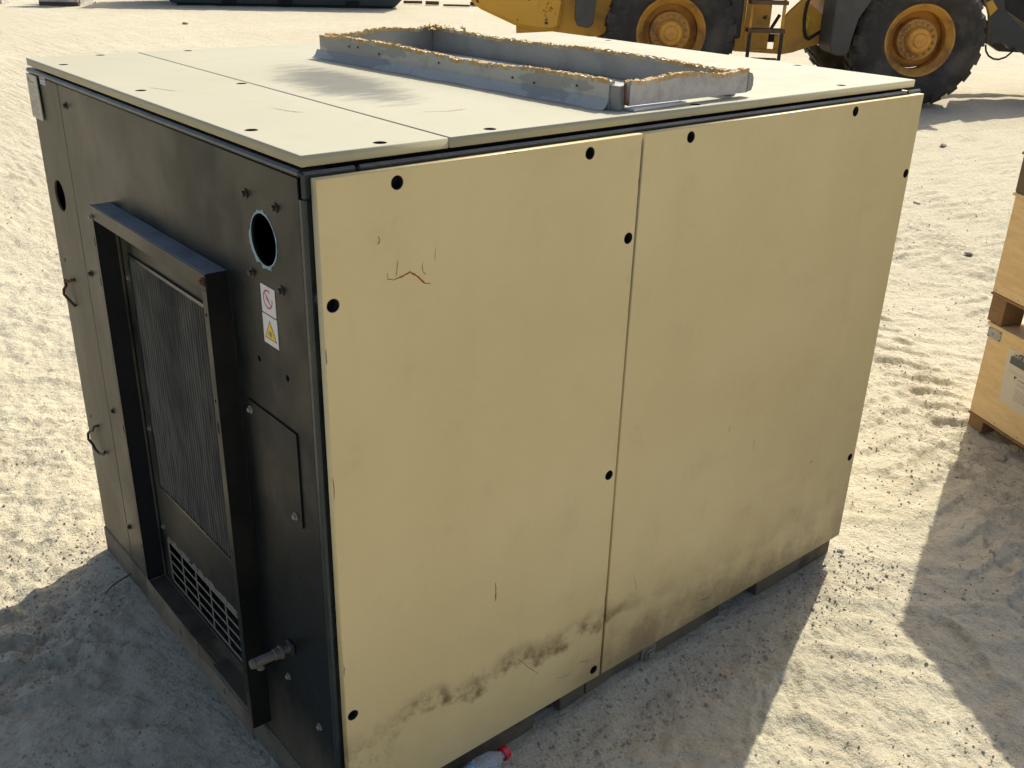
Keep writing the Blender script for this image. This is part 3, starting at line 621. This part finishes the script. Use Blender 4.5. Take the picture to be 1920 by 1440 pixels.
bm = bmesh.new(); prism(bm, [(.1300, 1.1618), (.1700, 1.1618), (.150, 1.1948)], 0, -.0017, -.00145); P('warning_triangle', bm, 'yellowink', s2)
bm = bmesh.new(); prism(bm, [(.150+.008*math.cos(a)*(1 if k % 2 else .55), 1.172+.007*math.sin(a)*(1 if k % 2 else .55)) for k, a in enumerate([2*PI*j/14 for j in range(14)])], 0, -.0020, -.00175); P('warning_symbol', bm, 'ink', s2)
# nameplate standing off the column
npb = bmesh.new(); prism(npb, [(1.366, 1.488), (1.448, 1.488), (1.452, 1.376), (1.362, 1.376)], 0, -.0085, -.005); npl = P('nameplate', npb, 'plate', bev=.0008)
P('nameplate_spacer', bx(-.0049, -.0003, 1.385, 1.43, 1.40, 1.46), 'black', npl)
bm = bmesh.new(); prism(bm, [(1.428, 1.470), (1.438, 1.470), (1.434, 1.482)], 0, -.0089, -.0087); P('logo_mark', bm, 'rust', npl)
bm = bmesh.new(); r_ = random.Random(2)
box(bm, -.0089, -.0087, 1.388, 1.426, 1.4680, 1.4715)
for k in range(15):
    z = 1.458-.0052*k; y = 1.440
    while y > 1.384:
        l = r_.uniform(.006, .018)
        if r_.random() < .75: box(bm, -.0089, -.0087, max(y-l, 1.376), y, z, z+.0013)
        y -= l+.003
P('printed_text', bm, 'ink', npl)
sl2 = P('small_sticker', bx(-.0013, -.0002, 1.316, 1.360, 1.470, 1.4925), 'stickerlilac', bev=.0003)
bm = bmesh.new(); box(bm, -.0016, -.0014, 1.322, 1.354, 1.482, 1.486); box(bm, -.0016, -.0014, 1.322, 1.346, 1.475, 1.477); P('printed_text', bm, 'ink', sl2)
# torn rubber latches / wire loops
def loop(pts, mat, r=.005):
    bm = bmesh.new(); tube(bm, pts, r, 6); P('broken_latch', bm, mat, smooth=True)
loop([(0, 1.338, .950), (-.010, 1.352, .945), (-.012, 1.375, .936), (-.011, 1.398, .935), (-.012, 1.392, .920), (-.016, 1.408, .905), (-.017, 1.410, .890), (-.012, 1.393, .879), (-.006, 1.376, .868), (-.002, 1.372, .862)], 'rust', .0042)
loop([(0, 1.345, .495), (-.010, 1.358, .490), (-.013, 1.372, .470), (-.012, 1.395, .462), (-.016, 1.412, .446), (-.018, 1.410, .428), (-.014, 1.385, .418), (-.012, 1.378, .405), (-.010, 1.35, .402), (-.008, 1.318, .412), (-.007, 1.298, .430)], 'blackink', .0040)
# drain valve
bm = bmesh.new(); lathe(bm, [(.008, 0), (.008, .022), (.0150, .024), (.0150, .029), (.0125, .030), (.0125, .042), (.0105, .044), (.0105, .086), (.0115, .088), (.009, .096), (.006, .097)], (0, .172, .437), (-1, .02, .0), 16); dv = P('drain_valve', bm, 'brass')
bm = bmesh.new(); lathe(bm, [(.007, 0), (.009, .006), (.009, .010)], (-.074, .173, .428), (0, 0, -1), 12); P('valve_knob', bm, 'brass', dv)
P('valve_boss', bx(-.006, -.0003, .158, .187, .424, .452), 'blackink', bev=.001)
# thin dark strip above the hood
bm = bmesh.new(); strip_mark(bm, dense([(.60, 1.335), (.603, 1.30), (.600, 1.262)], 5, .0006), .0012, 0, -.0006, 0); P('dark_line', bm, 'blackink')

# ------------------------------------------------------------------ plastic bottle
bt = thing('plastic_bottle', 'clear crumpled plastic bottle with a red cap lying beside the tan panel base', 'bottle', (.425, -.040, gz(.40, -.07)+.034), R(186))
pb = bmesh.new(); lathe(pb, [(.0125, .0), (.0125, .010), (.017, .016), (.026, .032), (.0305, .050), (.031, .075), (.0285, .080), (.031, .086), (.031, .115), (.0285, .120), (.031, .126), (.031, .185), (.028, .198), (.018, .200)], (0, 0, 0), (1, 0, -.03), 26)
for v in pb.verts: k = 1+.10*math.sin(v.co.x*120+v.co.y*90)*math.sin(v.co.z*140); v.co.y *= k; v.co.z *= k
obj('bottle_body', pb, 'pet', bt, True)
pb = bmesh.new(); lathe(pb, [(.010, -.017), (.0165, -.015), (.0172, -.002), (.0172, .001), (.0130, .0015)], (0, 0, 0), (1, 0, -.03), 30); obj('cap', pb, 'redcap', bt)
pb = bmesh.new(); lathe(pb, [(.0318, .090), (.0318, .112)], (0, 0, 0), (1, 0, -.03), 26, False); obj('label_band', pb, 'bluelabel', bt, True)

# ------------------------------------------------------------------ wooden crates
def crate(loc, rz, z0, zb, zt, label, blockmat, tilt, detail):
    c = thing('wooden_crate', label, 'crate', (loc[0], loc[1], z0), rz, 'stacked plywood crates'); c.rotation_euler = (0, tilt, rz)
    cl, cwid = 1.0, .78
    for a in (0.0, cl/2-.045, cl-.09):
        for b in (0.0, cwid/2-.05, cwid-.10): obj('pallet_block', bx(a+.002, a+.088, b+.002, b+.10, 0, zb-.012), blockmat, c, bev=.003)
    obj('pallet_board', bx(-.004, cl, -.004, cwid, zb-.0115, zb-.001), 'block', c, bev=.002)
    s = .009; wl = obj('box_side', bx(0, cl, 0, s, zb, zt), 'ply', c, bev=.001); obj('box_side', bx(0, cl, cwid-s, cwid, zb, zt), 'ply', c, bev=.001)
    obj('box_end', bx(.0005, s, s+.0003, cwid-s-.0003, zb, zt-.0005), 'ply', c); obj('box_end', bx(cl-s, cl-.0005, s+.0003, cwid-s-.0003, zb, zt-.0005), 'ply', c)
    obj('box_lid', bx(-.010, cl+.008, -.008, cwid+.008, zt+.0005, zt+.013), 'ply', c, bev=.002)
    obj('corner_batten', bx(.010, .03, s+.001, .03, zb, zt-.001), 'ply', c)
    for k in range(8):
        bm = bmesh.new(); lathe(bm, [(.0022, 0), (.0022, .0015)], (.02+k*.13, -.0002, zb+.012), (0, -1, 0), 6); obj('nail', bm, 'bolt', wl)
    return c
rz = R(-115)
c1 = crate((3.177, .207), rz, .0, .066, .452, 'bottom plywood crate of the stack, with a metal tag and a printed paper label', 'block', R(0), 1)
off = lambda a: (3.177+a*math.cos(rz), .207+a*math.sin(rz))
c2 = crate((*off(-.032),), R(-117), .466, .120, .510, 'plain plywood crate in the middle of the stack of three', 'block', R(-.0), 0)
c3 = crate((*off(-.045),), R(-121), .990, .155, .640, 'topmost plywood crate of the stack resting on dark weathered blocks', 'blockdark', 0, 0)
# paper label
lb = obj('paper_label', pr([(.128, .405), (.44, .40), (.44, .165), (.142, .182)], 1, -.0016, -.0003), 'paper', c1)
obj('label_header', pr([(.150, .352), (.150, .376), (.170, .392), (.185, .395), (.195, .402), (.40, .398), (.40, .33), (.21, .332), (.150, .336)][:7]+[(.40, .345), (.150, .348)], 1, -.0022, -.0017), 'header', lb)
def text(s, size, loc, mat, parent, ext=.0002):
    cu = bpy.data.curves.new('t', 'FONT'); cu.body = s; cu.size = size; cu.extrude = ext; o = bpy.data.objects.new('t', cu)
    me = bpy.data.meshes.new_from_object(o); bpy.data.objects.remove(o)
    me.transform(Matrix.Translation(loc) @ Matrix.Rotation(R(90), 4, 'X')); me.materials.clear(); me.name = 'printed_text'; return link('printed_text', me, mat, parent, False, False)
text('IN', .017, (.232, -.0024, .360), 'sticker', lb); text('RAY IND', .024, (.160, -.0024, .379), 'plate', lb)
obj('label_arrow', pr([(.190, .308), (.206, .308), (.193, .292)], 1, -.0020, -.0017), 'rust', lb)
bm = bmesh.new(); r_ = random.Random(4)
for row, (z, a, b, h) in enumerate([(.322, .155, .26, .0012), (.316, .155, .235, .0012), (.296, .212, .33, .006), (.284, .212, .30, .0022), (.277, .212, .28, .0022)]+[(.258-.0085*k, .212, .33, .0024) for k in range(6)]):
    x = a
    while x < b: l = r_.uniform(.004, .012); box(bm, x, min(x+l, b), -.0020, -.0017, z, z+h); x += l+.0022
obj('printed_lines', bm, 'ink', lb)
tg = obj('metal_tag', bx(-.003, .072, -.0030, -.0003, .404, .446), 'alu', c1, bev=.0008)
for a, b in ((.003, .441), (.066, .441), (.003, .409), (.066, .409)):
    bm = bmesh.new(); lathe(bm, [(.003, 0), (.002, .002)], (a, -.003, b), (0, -1, 0), 8); obj('rivet', bm, 'bolt', tg)
bm = bmesh.new(); lathe(bm, [(.008, 0), (.008, .0004)], (.028, -.0031, .424), (0, -1, 0), 12); box(bm, .04, .06, -.0035, -.0031, .422, .424); box(bm, .015, .058, -.0035, -.0031, .412, .4135); obj('stamped_mark', bm, 'ink', tg)

# ------------------------------------------------------------------ wheel loader
LR = math.atan2(-.656, .755); LO = (8.852, 7.092)
ld = thing('wheel_loader', 'yellow wheel loader with big dusty tyres and orange rims parked behind the cabinet', 'loader', (LO[0], LO[1], 0), LR)
def Q(name, bm, mat, parent=ld, smooth=False, bev=0): return obj(name, bm, mat, parent, smooth, False, bev)
TR, TWd = .81, .56
def wheel_meshes():
    out = {}
    bm = bmesh.new(); lathe(bm, [(.40, .03), (.425, .02), (.428, .012), (.408, .008), (.395, .02), (.375, .06), (.340, .075), (.335, .10), (.345, .20), (.345, .26)], (0, 0, 0), (0, 1, 0), 48, False); out['rim'] = (bm, 'rim', True)
    bm = bmesh.new(); lathe(bm, [(.0, .055), (.095, .05), (.10, .06), (.155, .065), (.165, .085), (.235, .10), (.245, .11), (.25, .24), (.34, .26)], (0, 0, 0), (0, 1, 0), 48, False); out['wheel_disc'] = (bm, 'rim', False)
    bm = bmesh.new(); lathe(bm, [(.001, -.015), (.075, -.015), (.085, .0), (.09, .005), (.13, .01), (.145, .03), (.15, .065)], (0, 0, 0), (0, 1, 0), 40, False); out['hub'] = (bm, 'hub', False)
    bm = bmesh.new(); prof = [(.41, .03), (.43, .0), (.47, -.035), (.55, -.06), (.64, -.055), (.71, -.025), (.755, .02), (.775, .06), (.778, TWd-.06), (.755, TWd-.02), (.71, TWd+.02), (.55, TWd+.05), (.43, TWd), (.41, TWd-.03)]
    lathe(bm, prof, (0, 0, 0), (0, 1, 0), 72, False); out['tyre'] = (bm, 'tyre', True)
    bm = bmesh.new(); n = 22
    for k in range(n):
        for side in (0, 1):
            a = 2*PI*(k+.5*side)/n
            # a lug: chunky block running from the shoulder toward the centre, slightly swept
            prf = [(.66, -.056), (.74, -.022), (.797, .035), (.802, .13), (.802, .265)]
            lug = []
            for j, (r, yv) in enumerate(prf):
                da = (.082 if j < 3 else .066)*1.0; sw = .05*max(0, j-2); y = yv if side == 0 else TWd-yv; rin = r-.055
                lug.append([(r, a-da+sw, y), (r, a+da+sw, y), (rin, a+da+sw, y+(.03 if side == 0 else -.03)*(j < 3)), (rin, a-da+sw, y+(.03 if side == 0 else -.03)*(j < 3))])
            rings = [[bm.verts.new((rr_*math.cos(t), y, rr_*math.sin(t))) for rr_, t, y in q_] for q_ in lug]
            for A, B in zip(rings, rings[1:]):
                for j in range(4): bm.faces.new((A[j], A[(j+1) % 4], B[(j+1) % 4], B[j]))
            bm.faces.new(rings[0][::-1]); bm.faces.new(rings[-1])
    out['tread_lugs'] = (bm, 'tyre', False)
    return out
wm = {}
for k, (bm, mat, sm) in wheel_meshes().items():
    bmesh.ops.recalc_face_normals(bm, faces=bm.faces[:]); me = bpy.data.meshes.new(k); bm.to_mesh(me); bm.free(); me.materials.append(MT[mat]); wm[k] = me
    if sm: me.polygons.foreach_set('use_smooth', [True]*len(me.polygons))
bm = bmesh.new(); lathe(bm, [(.017, 0), (.017, .02), (.010, .028)], (0, 0, 0), (0, -1, 0), 6); bmesh.ops.recalc_face_normals(bm, faces=bm.faces[:]); me = bpy.data.meshes.new('wheel_nut'); bm.to_mesh(me); bm.free(); me.materials.append(MT['nut']); wm['nut'] = me
def wheel(x, y, rz, steer=0, spin=0):
    w0 = bpy.data.objects.new('wheel', wm['wheel_disc']); C.objects.link(w0); w0.parent = ld; w0.location = (x, y, .785); w0.rotation_euler = (0, spin, rz+steer)
    for k in ('rim', 'hub', 'tyre', 'tread_lugs'):
        c = bpy.data.objects.new(k, wm[k]); C.objects.link(c); c.parent = w0
    if rz == 0:
        for k in range(16):
            a = 2*PI*k/16; c = bpy.data.objects.new('wheel_nut', wm['nut']); C.objects.link(c); c.parent = w0; c.location = (.195*math.cos(a), .088, .195*math.sin(a))
wheel(0, 0, 0, spin=.2); wheel(3.01, 0, 0, spin=.55); wheel(0, 2.72, PI, spin=.1); wheel(3.01, 2.72, PI, spin=.8)
# rear counterweight, body, hood
cwp = [(-2.50, 1.14), (-2.36, 1.00), (-1.87, .80), (-1.60, .755), (-1.42, .76), (-1.345, .80), (-1.335, 1.20), (-1.335, 1.75), (-2.42, 1.70)]
o = Q('counterweight', pr(cwp, 1, .12, 2.55), 'yellow', bev=.045)
Q('rear_body', pr([(-1.88, .70), (-.86, .70), (-.60, .85), (-.60, 1.9), (-1.95, 1.8)], 1, .22, 2.45), 'yellowc', bev=.015)
Q('engine_hood', pr([(-2.35, 1.72), (-2.25, 2.35), (.75, 2.45), (.75, 1.70)], 1, .45, 2.25), 'yellow', bev=.05)
Q('rear_frame', bx(-.58, .80, .75, 1.95, .70, 1.69), 'yellowc', bev=.01)
Q('rear_fender', pr([(-1.17, 1.20), (-1.17, .90), (-1.14, .84), (-1.00, .82), (-.955, .86), (-.93, 1.2), (-.80, 1.62), (-.3, 1.78), (.7, 1.78), (.7, 1.74), (-.35, 1.74), (-.88, 1.60)], 1, -.03, .50), 'fender', bev=.01)
# centre frame, steps
Q('centre_frame', pr([(.86, 1.30), (.88, .55), (1.50, .53), (1.62, .555), (2.03, .70), (2.05, .93), (1.68, 1.20), (1.40, 1.02), (1.395, .62), (1.33, .62), (1.33, .74), (1.40, .745)][:7]+[(1.52, 1.04), (1.46, .95), (1.46, .58), (.98, .58), (.98, 1.3)], 1, .52, .60), 'yellowc', bev=.004)
Q('centre_plate', bx(.99, 1.30, .54, .57, .585, 1.25), 'yellowc', bev=.004)
Q('centre_plate', bx(1.38, 1.46, .54, .57, .585, .76), 'yellowc', bev=.004)
Q('hitch_beam', pr([(.82, .62), (1.9, .62), (1.9, .72), (.82, .72)], 1, 1.1, 1.6), 'armgrey')
Q('hitch_beam', pr([(.82, 1.25), (2.3, 1.25), (2.3, 1.5), (.82, 1.5)], 1, .6, 2.1), 'yellowc')
bm = bmesh.new(); tube(bm, [(1.28, .85, .60), (1.48, .85, .98)], .022, 8); Q('hydraulic_ram', bm, 'steprust')
def upright(x): Q('ladder_upright', bx(x, x+.035, .06, .09, .80, 1.62), 'yellowc', bev=.003); Q('ladder_strap', bx(x+.002, x+.044, .060, .075, .50, .82), 'hose', bev=.002)
upright(.94); upright(1.33)
for z in (.82, 1.14, 1.45): Q('ladder_step', bx(.93, 1.38, .02, .20, z, z+.045), 'steprust', bev=.004)
Q('ladder_step', bx(1.03, 1.33, .05, .16, .505, .52), 'steprust')
Q('fuel_tank', bx(.55, .90, .30, 1.0, .72, 1.55), 'armgrey', bev=.02)
# cab
Q('cab_base', bx(.80, 2.25, .55, 2.15, 1.52, 1.80), 'armgrey', bev=.02)
Q('cab_glass', pr([(.86, 1.81), (2.18, 1.81), (2.05, 3.05), (.92, 3.05)], 1, .62, 2.08), 'glassdark')
Q('cab_roof', bx(.78, 2.2, .52, 2.18, 3.06, 3.20), 'yellow', bev=.04)
for x0, x1 in ((.84, .90), (2.10, 2.02)):
    for y0 in (.58, 2.07):
        bm = bmesh.new(); tube(bm, [(x0, y0+.02, 1.80), (x1, y0+.02, 3.06)], .035, 6); Q('cab_pillar', bm, 'armgrey')
# front fender and flap
Q('front_fender', pr([(1.925, 1.28), (1.925, .70), (1.955, .615), (2.02, .585), (2.12, .585), (2.165, .63), (2.16, .80), (2.20, 1.02), (2.36, 1.30), (2.58, 1.55), (2.95, 1.70), (3.6, 1.70), (3.6, 1.76), (2.9, 1.77), (2.3, 1.66)], 1, -.04, .52), 'fender', bev=.015)
bm = bmesh.new(); tube(bm, [(1.80+.09*math.cos(a), .50, 1.0+.28*math.sin(a)) for a in [PI*.75+k*PI*.08 for k in range(10)]]+[(1.95, .50, .83)], .02, 8); Q('hose', bm, 'hose', smooth=True)
dl = Q('safety_label', bx(1.70, 1.775, .515, .519, .93, 1.00), 'yellowink'); Q('safety_label', bx(1.69, 1.77, .515, .519, .845, .925), 'yellowink')
bm = bmesh.new(); prism(bm, [(1.715, .945), (1.76, .945), (1.738, .985)], 1, .512, .5145); Q('label_symbol', bm, 'ink', dl)
bm = bmesh.new(); lathe(bm, [(.018, 0), (.018, .02)], (1.22, .535, .96), (0, -1, 0), 10); box(bm, 1.235, 1.248, .52, .535, .94, .99); Q('latch', bm, 'rust')
# front frame, lift arms, bucket
Q('front_frame', pr([(2.06, .60), (3.75, .62), (3.9, .95), (3.4, 2.1), (2.6, 2.1), (2.06, 1.24)], 1, .85, 1.9), 'yellowc', bev=.02)
arm = [(3.3, 1.92), (3.85, 1.80), (4.02, 1.25), (4.13, 1.05), (4.18, .80), (4.19, .70), (4.27, .715), (4.35, .73), (4.41, .70), (4.45, .655), (4.55, .645), (4.66, .60), (4.80, .52), (5.95, .50), (5.95, .66), (5.2, .72), (4.62, .86), (4.40, 1.02), (4.28, 1.13), (4.22, 1.35), (4.05, 2.05), (3.3, 2.15)]
Q('lift_arm', pr(arm, 1, .78, .88), 'armgrey', bev=.006); Q('lift_arm', pr(arm, 1, 1.84, 1.94), 'armgrey', bev=.006)
Q('arm_marker_plate', pr([(4.03, 1.20), (4.10, 1.235), (4.19, 1.13), (4.115, 1.04)], 1, .765, .779), 'yellow', bev=.003)
bm = bmesh.new(); tube(bm, [(4.12+.0, .74, .70), (4.145, .74, .62), (4.19, .74, .565), (4.26, .74, .53), (4.33, .74, .525), (4.41, .74, .555), (4.47, .74, .615), (4.50, .74, .67)], .012, 8); Q('hydraulic_hose', bm, 'hose', smooth=True)
Q('bucket_linkage', pr([(4.30, 1.16), (5.0, .78), (5.95, .8), (5.95, 1.2), (5.15, 1.5), (4.35, 2.3)], 1, 1.0, 1.7), 'hose', bev=.01)
for y in (.95, 1.35):
    bm = bmesh.new(); tube(bm, [(3.9, y, 1.9), (4.9, y, 1.05)], .06, 10); Q('tilt_ram', bm, 'armgrey')
Q('bucket', pr([(x+1.0, z+.3) for x, z in [(4.95, .12), (5.05, .04), (6.0, .02), (6.0, .05), (5.25, .12), (5.08, .35), (5.10, .9), (5.45, 1.25), (5.42, 1.29), (5.0, 1.0), (4.9, .55)]], 1, -.10, 2.85), 'yellowc', bev=.005)
for y in (-.131, 2.851): Q('bucket_side', pr([(x+1.0, z+.3) for x, z in [(4.97, .10), (6.0, .03), (5.9, .25), (5.45, 1.27), (5.05, .95)]], 1, y, y+.03), 'yellowc')

# ------------------------------------------------------------------ far things
skd = Vector((14.10-9.40, 20.95-23.80, 0)); skr = math.atan2(skd.y, skd.x)
sk = thing('skip_container', 'long dark green steel skip with sloping ends far behind the cabinet', 'skip', (9.40, 23.80, 0), skr)
obj('skip_body', pr([(0, .05), (5.45, .05), (5.62, .22), (6.1, 1.7), (-.85, 1.7), (-.10, .18)], 1, 0, 2.0), 'skip', sk, bev=.02)
for x in (1.2, 2.55, 4.2): obj('fork_pocket', bx(x, x+.35, -.01, .1, .06, .17), 'black', sk)
obj('skip_skid', bx(.1, 5.4, .15, .35, -.02, .049), 'skip', sk); obj('skip_skid', bx(.1, 5.4, 1.6, 1.8, -.02, .049), 'skip', sk)
obj('skip_rim', bx(-.88, 6.13, -.05, .0, 1.62, 1.72), 'skip', sk)
for x in (.6, 1.9, 3.2, 4.5): obj('skip_rib', bx(x, x+.08, -.06, -.001, .2, 1.61), 'skip', sk)
wb = thing('pallet_box', 'battered whitewashed wooden pallet box at the top left of the yard', 'box', (6.55, 24.6, 0), R(-38))
obj('box_rail', bx(0, .9, 0, .06, .0, .09), 'oldwood', wb); obj('box_rail', bx(0, .9, .001, .05, .091, .16), 'whitewood', wb)
obj('box_post', bx(.0, .09, -.002, .1, .161, .9), 'oldwood', wb); obj('box_post', bx(.83, .9, -.002, .1, .161, .9), 'whitewood', wb)
obj('box_side', bx(.09, .55, .03, .05, .161, .9), 'black', wb); obj('box_side', bx(.55, .83, .02, .05, .161, .9), 'oldwood', wb)
obj('box_end', bx(.88, .92, .11, .95, .02, .9), 'whitewood', wb); obj('box_base_board', bx(.78, .93, .05, 1.1, .0, .045), 'whitewood', wb); obj('box_back', bx(0, .9, .9, .93, .02, .9), 'whitewood', wb)
ps = bx(0, .9, 0, .5, 0, .10); o = obj('concrete_slab', ps, 'whitewood', bev=.01); o.location = (5.2, 25.8, .0); o.rotation_euler = (0, 0, R(-38)); tag(o, 'pale slab lying left of the battered whitewashed pallet box', 'slab')
def plank(pos, rz, l, w_, h, mat, name, label, cat):
    o = obj(name, bx(-l/2, l/2, -w_/2, w_/2, 0, h), mat, bev=.006); o.location = (pos[0], pos[1], .02); o.rotation_euler = (0, 0, R(rz)); tag(o, label, cat, 'scrap lying right of the skip')
plank((15.5, 22.3), -25, .50, .10, .07, 'oldwood', 'wood_scrap', 'brown wood scrap nearest to the end of the green skip', 'scrap')
plank((15.75, 21.75), -38, .36, .12, .09, 'oldwood', 'wood_scrap', 'short thick brown scrap right of the one by the skip end', 'scrap')
plank((16.0, 21.0), -36, .70, .07, .05, 'oldwood', 'wood_scrap', 'long thin brown stick lying between two wood scraps', 'scrap')
plank((16.85, 21.0), -52, .62, .14, .09, 'blackink', 'plank', 'dark plank on the sand just left of the loader counterweight', 'plank')
plank((17.0, 21.25), -50, .50, .06, .13, 'whitewood', 'plank', 'thin white strip behind the dark plank near the loader', 'plank')
plank((16.95, 20.55), -40, .16, .12, .09, 'bluep', 'plastic_piece', 'small blue plastic piece at the end of the dark plank', 'plastic')

bm = bmesh.new(); tw = [(-.10, 1.20), (-.07, 1.222), (-.035, 1.238), (-.005, 1.243)]; tube(bm, [(x, y, gz(x, y)+.007+.006*k) for k, (x, y) in enumerate(tw)], .0025, 5); tag(obj('twig', bm, 'oldwood'), 'thin dark twig sticking out of the shaded sand by the black end panel', 'twig')
for o in list(bpy.data.objects):
    if o.name.split('.')[0] in ('scuff', 'foam_crumbs', 'rivet', 'caked_dust', 'tread_lugs', 'printed_lines', 'printed_text', 'chipped_paint_ring'): o['kind'] = 'stuff'
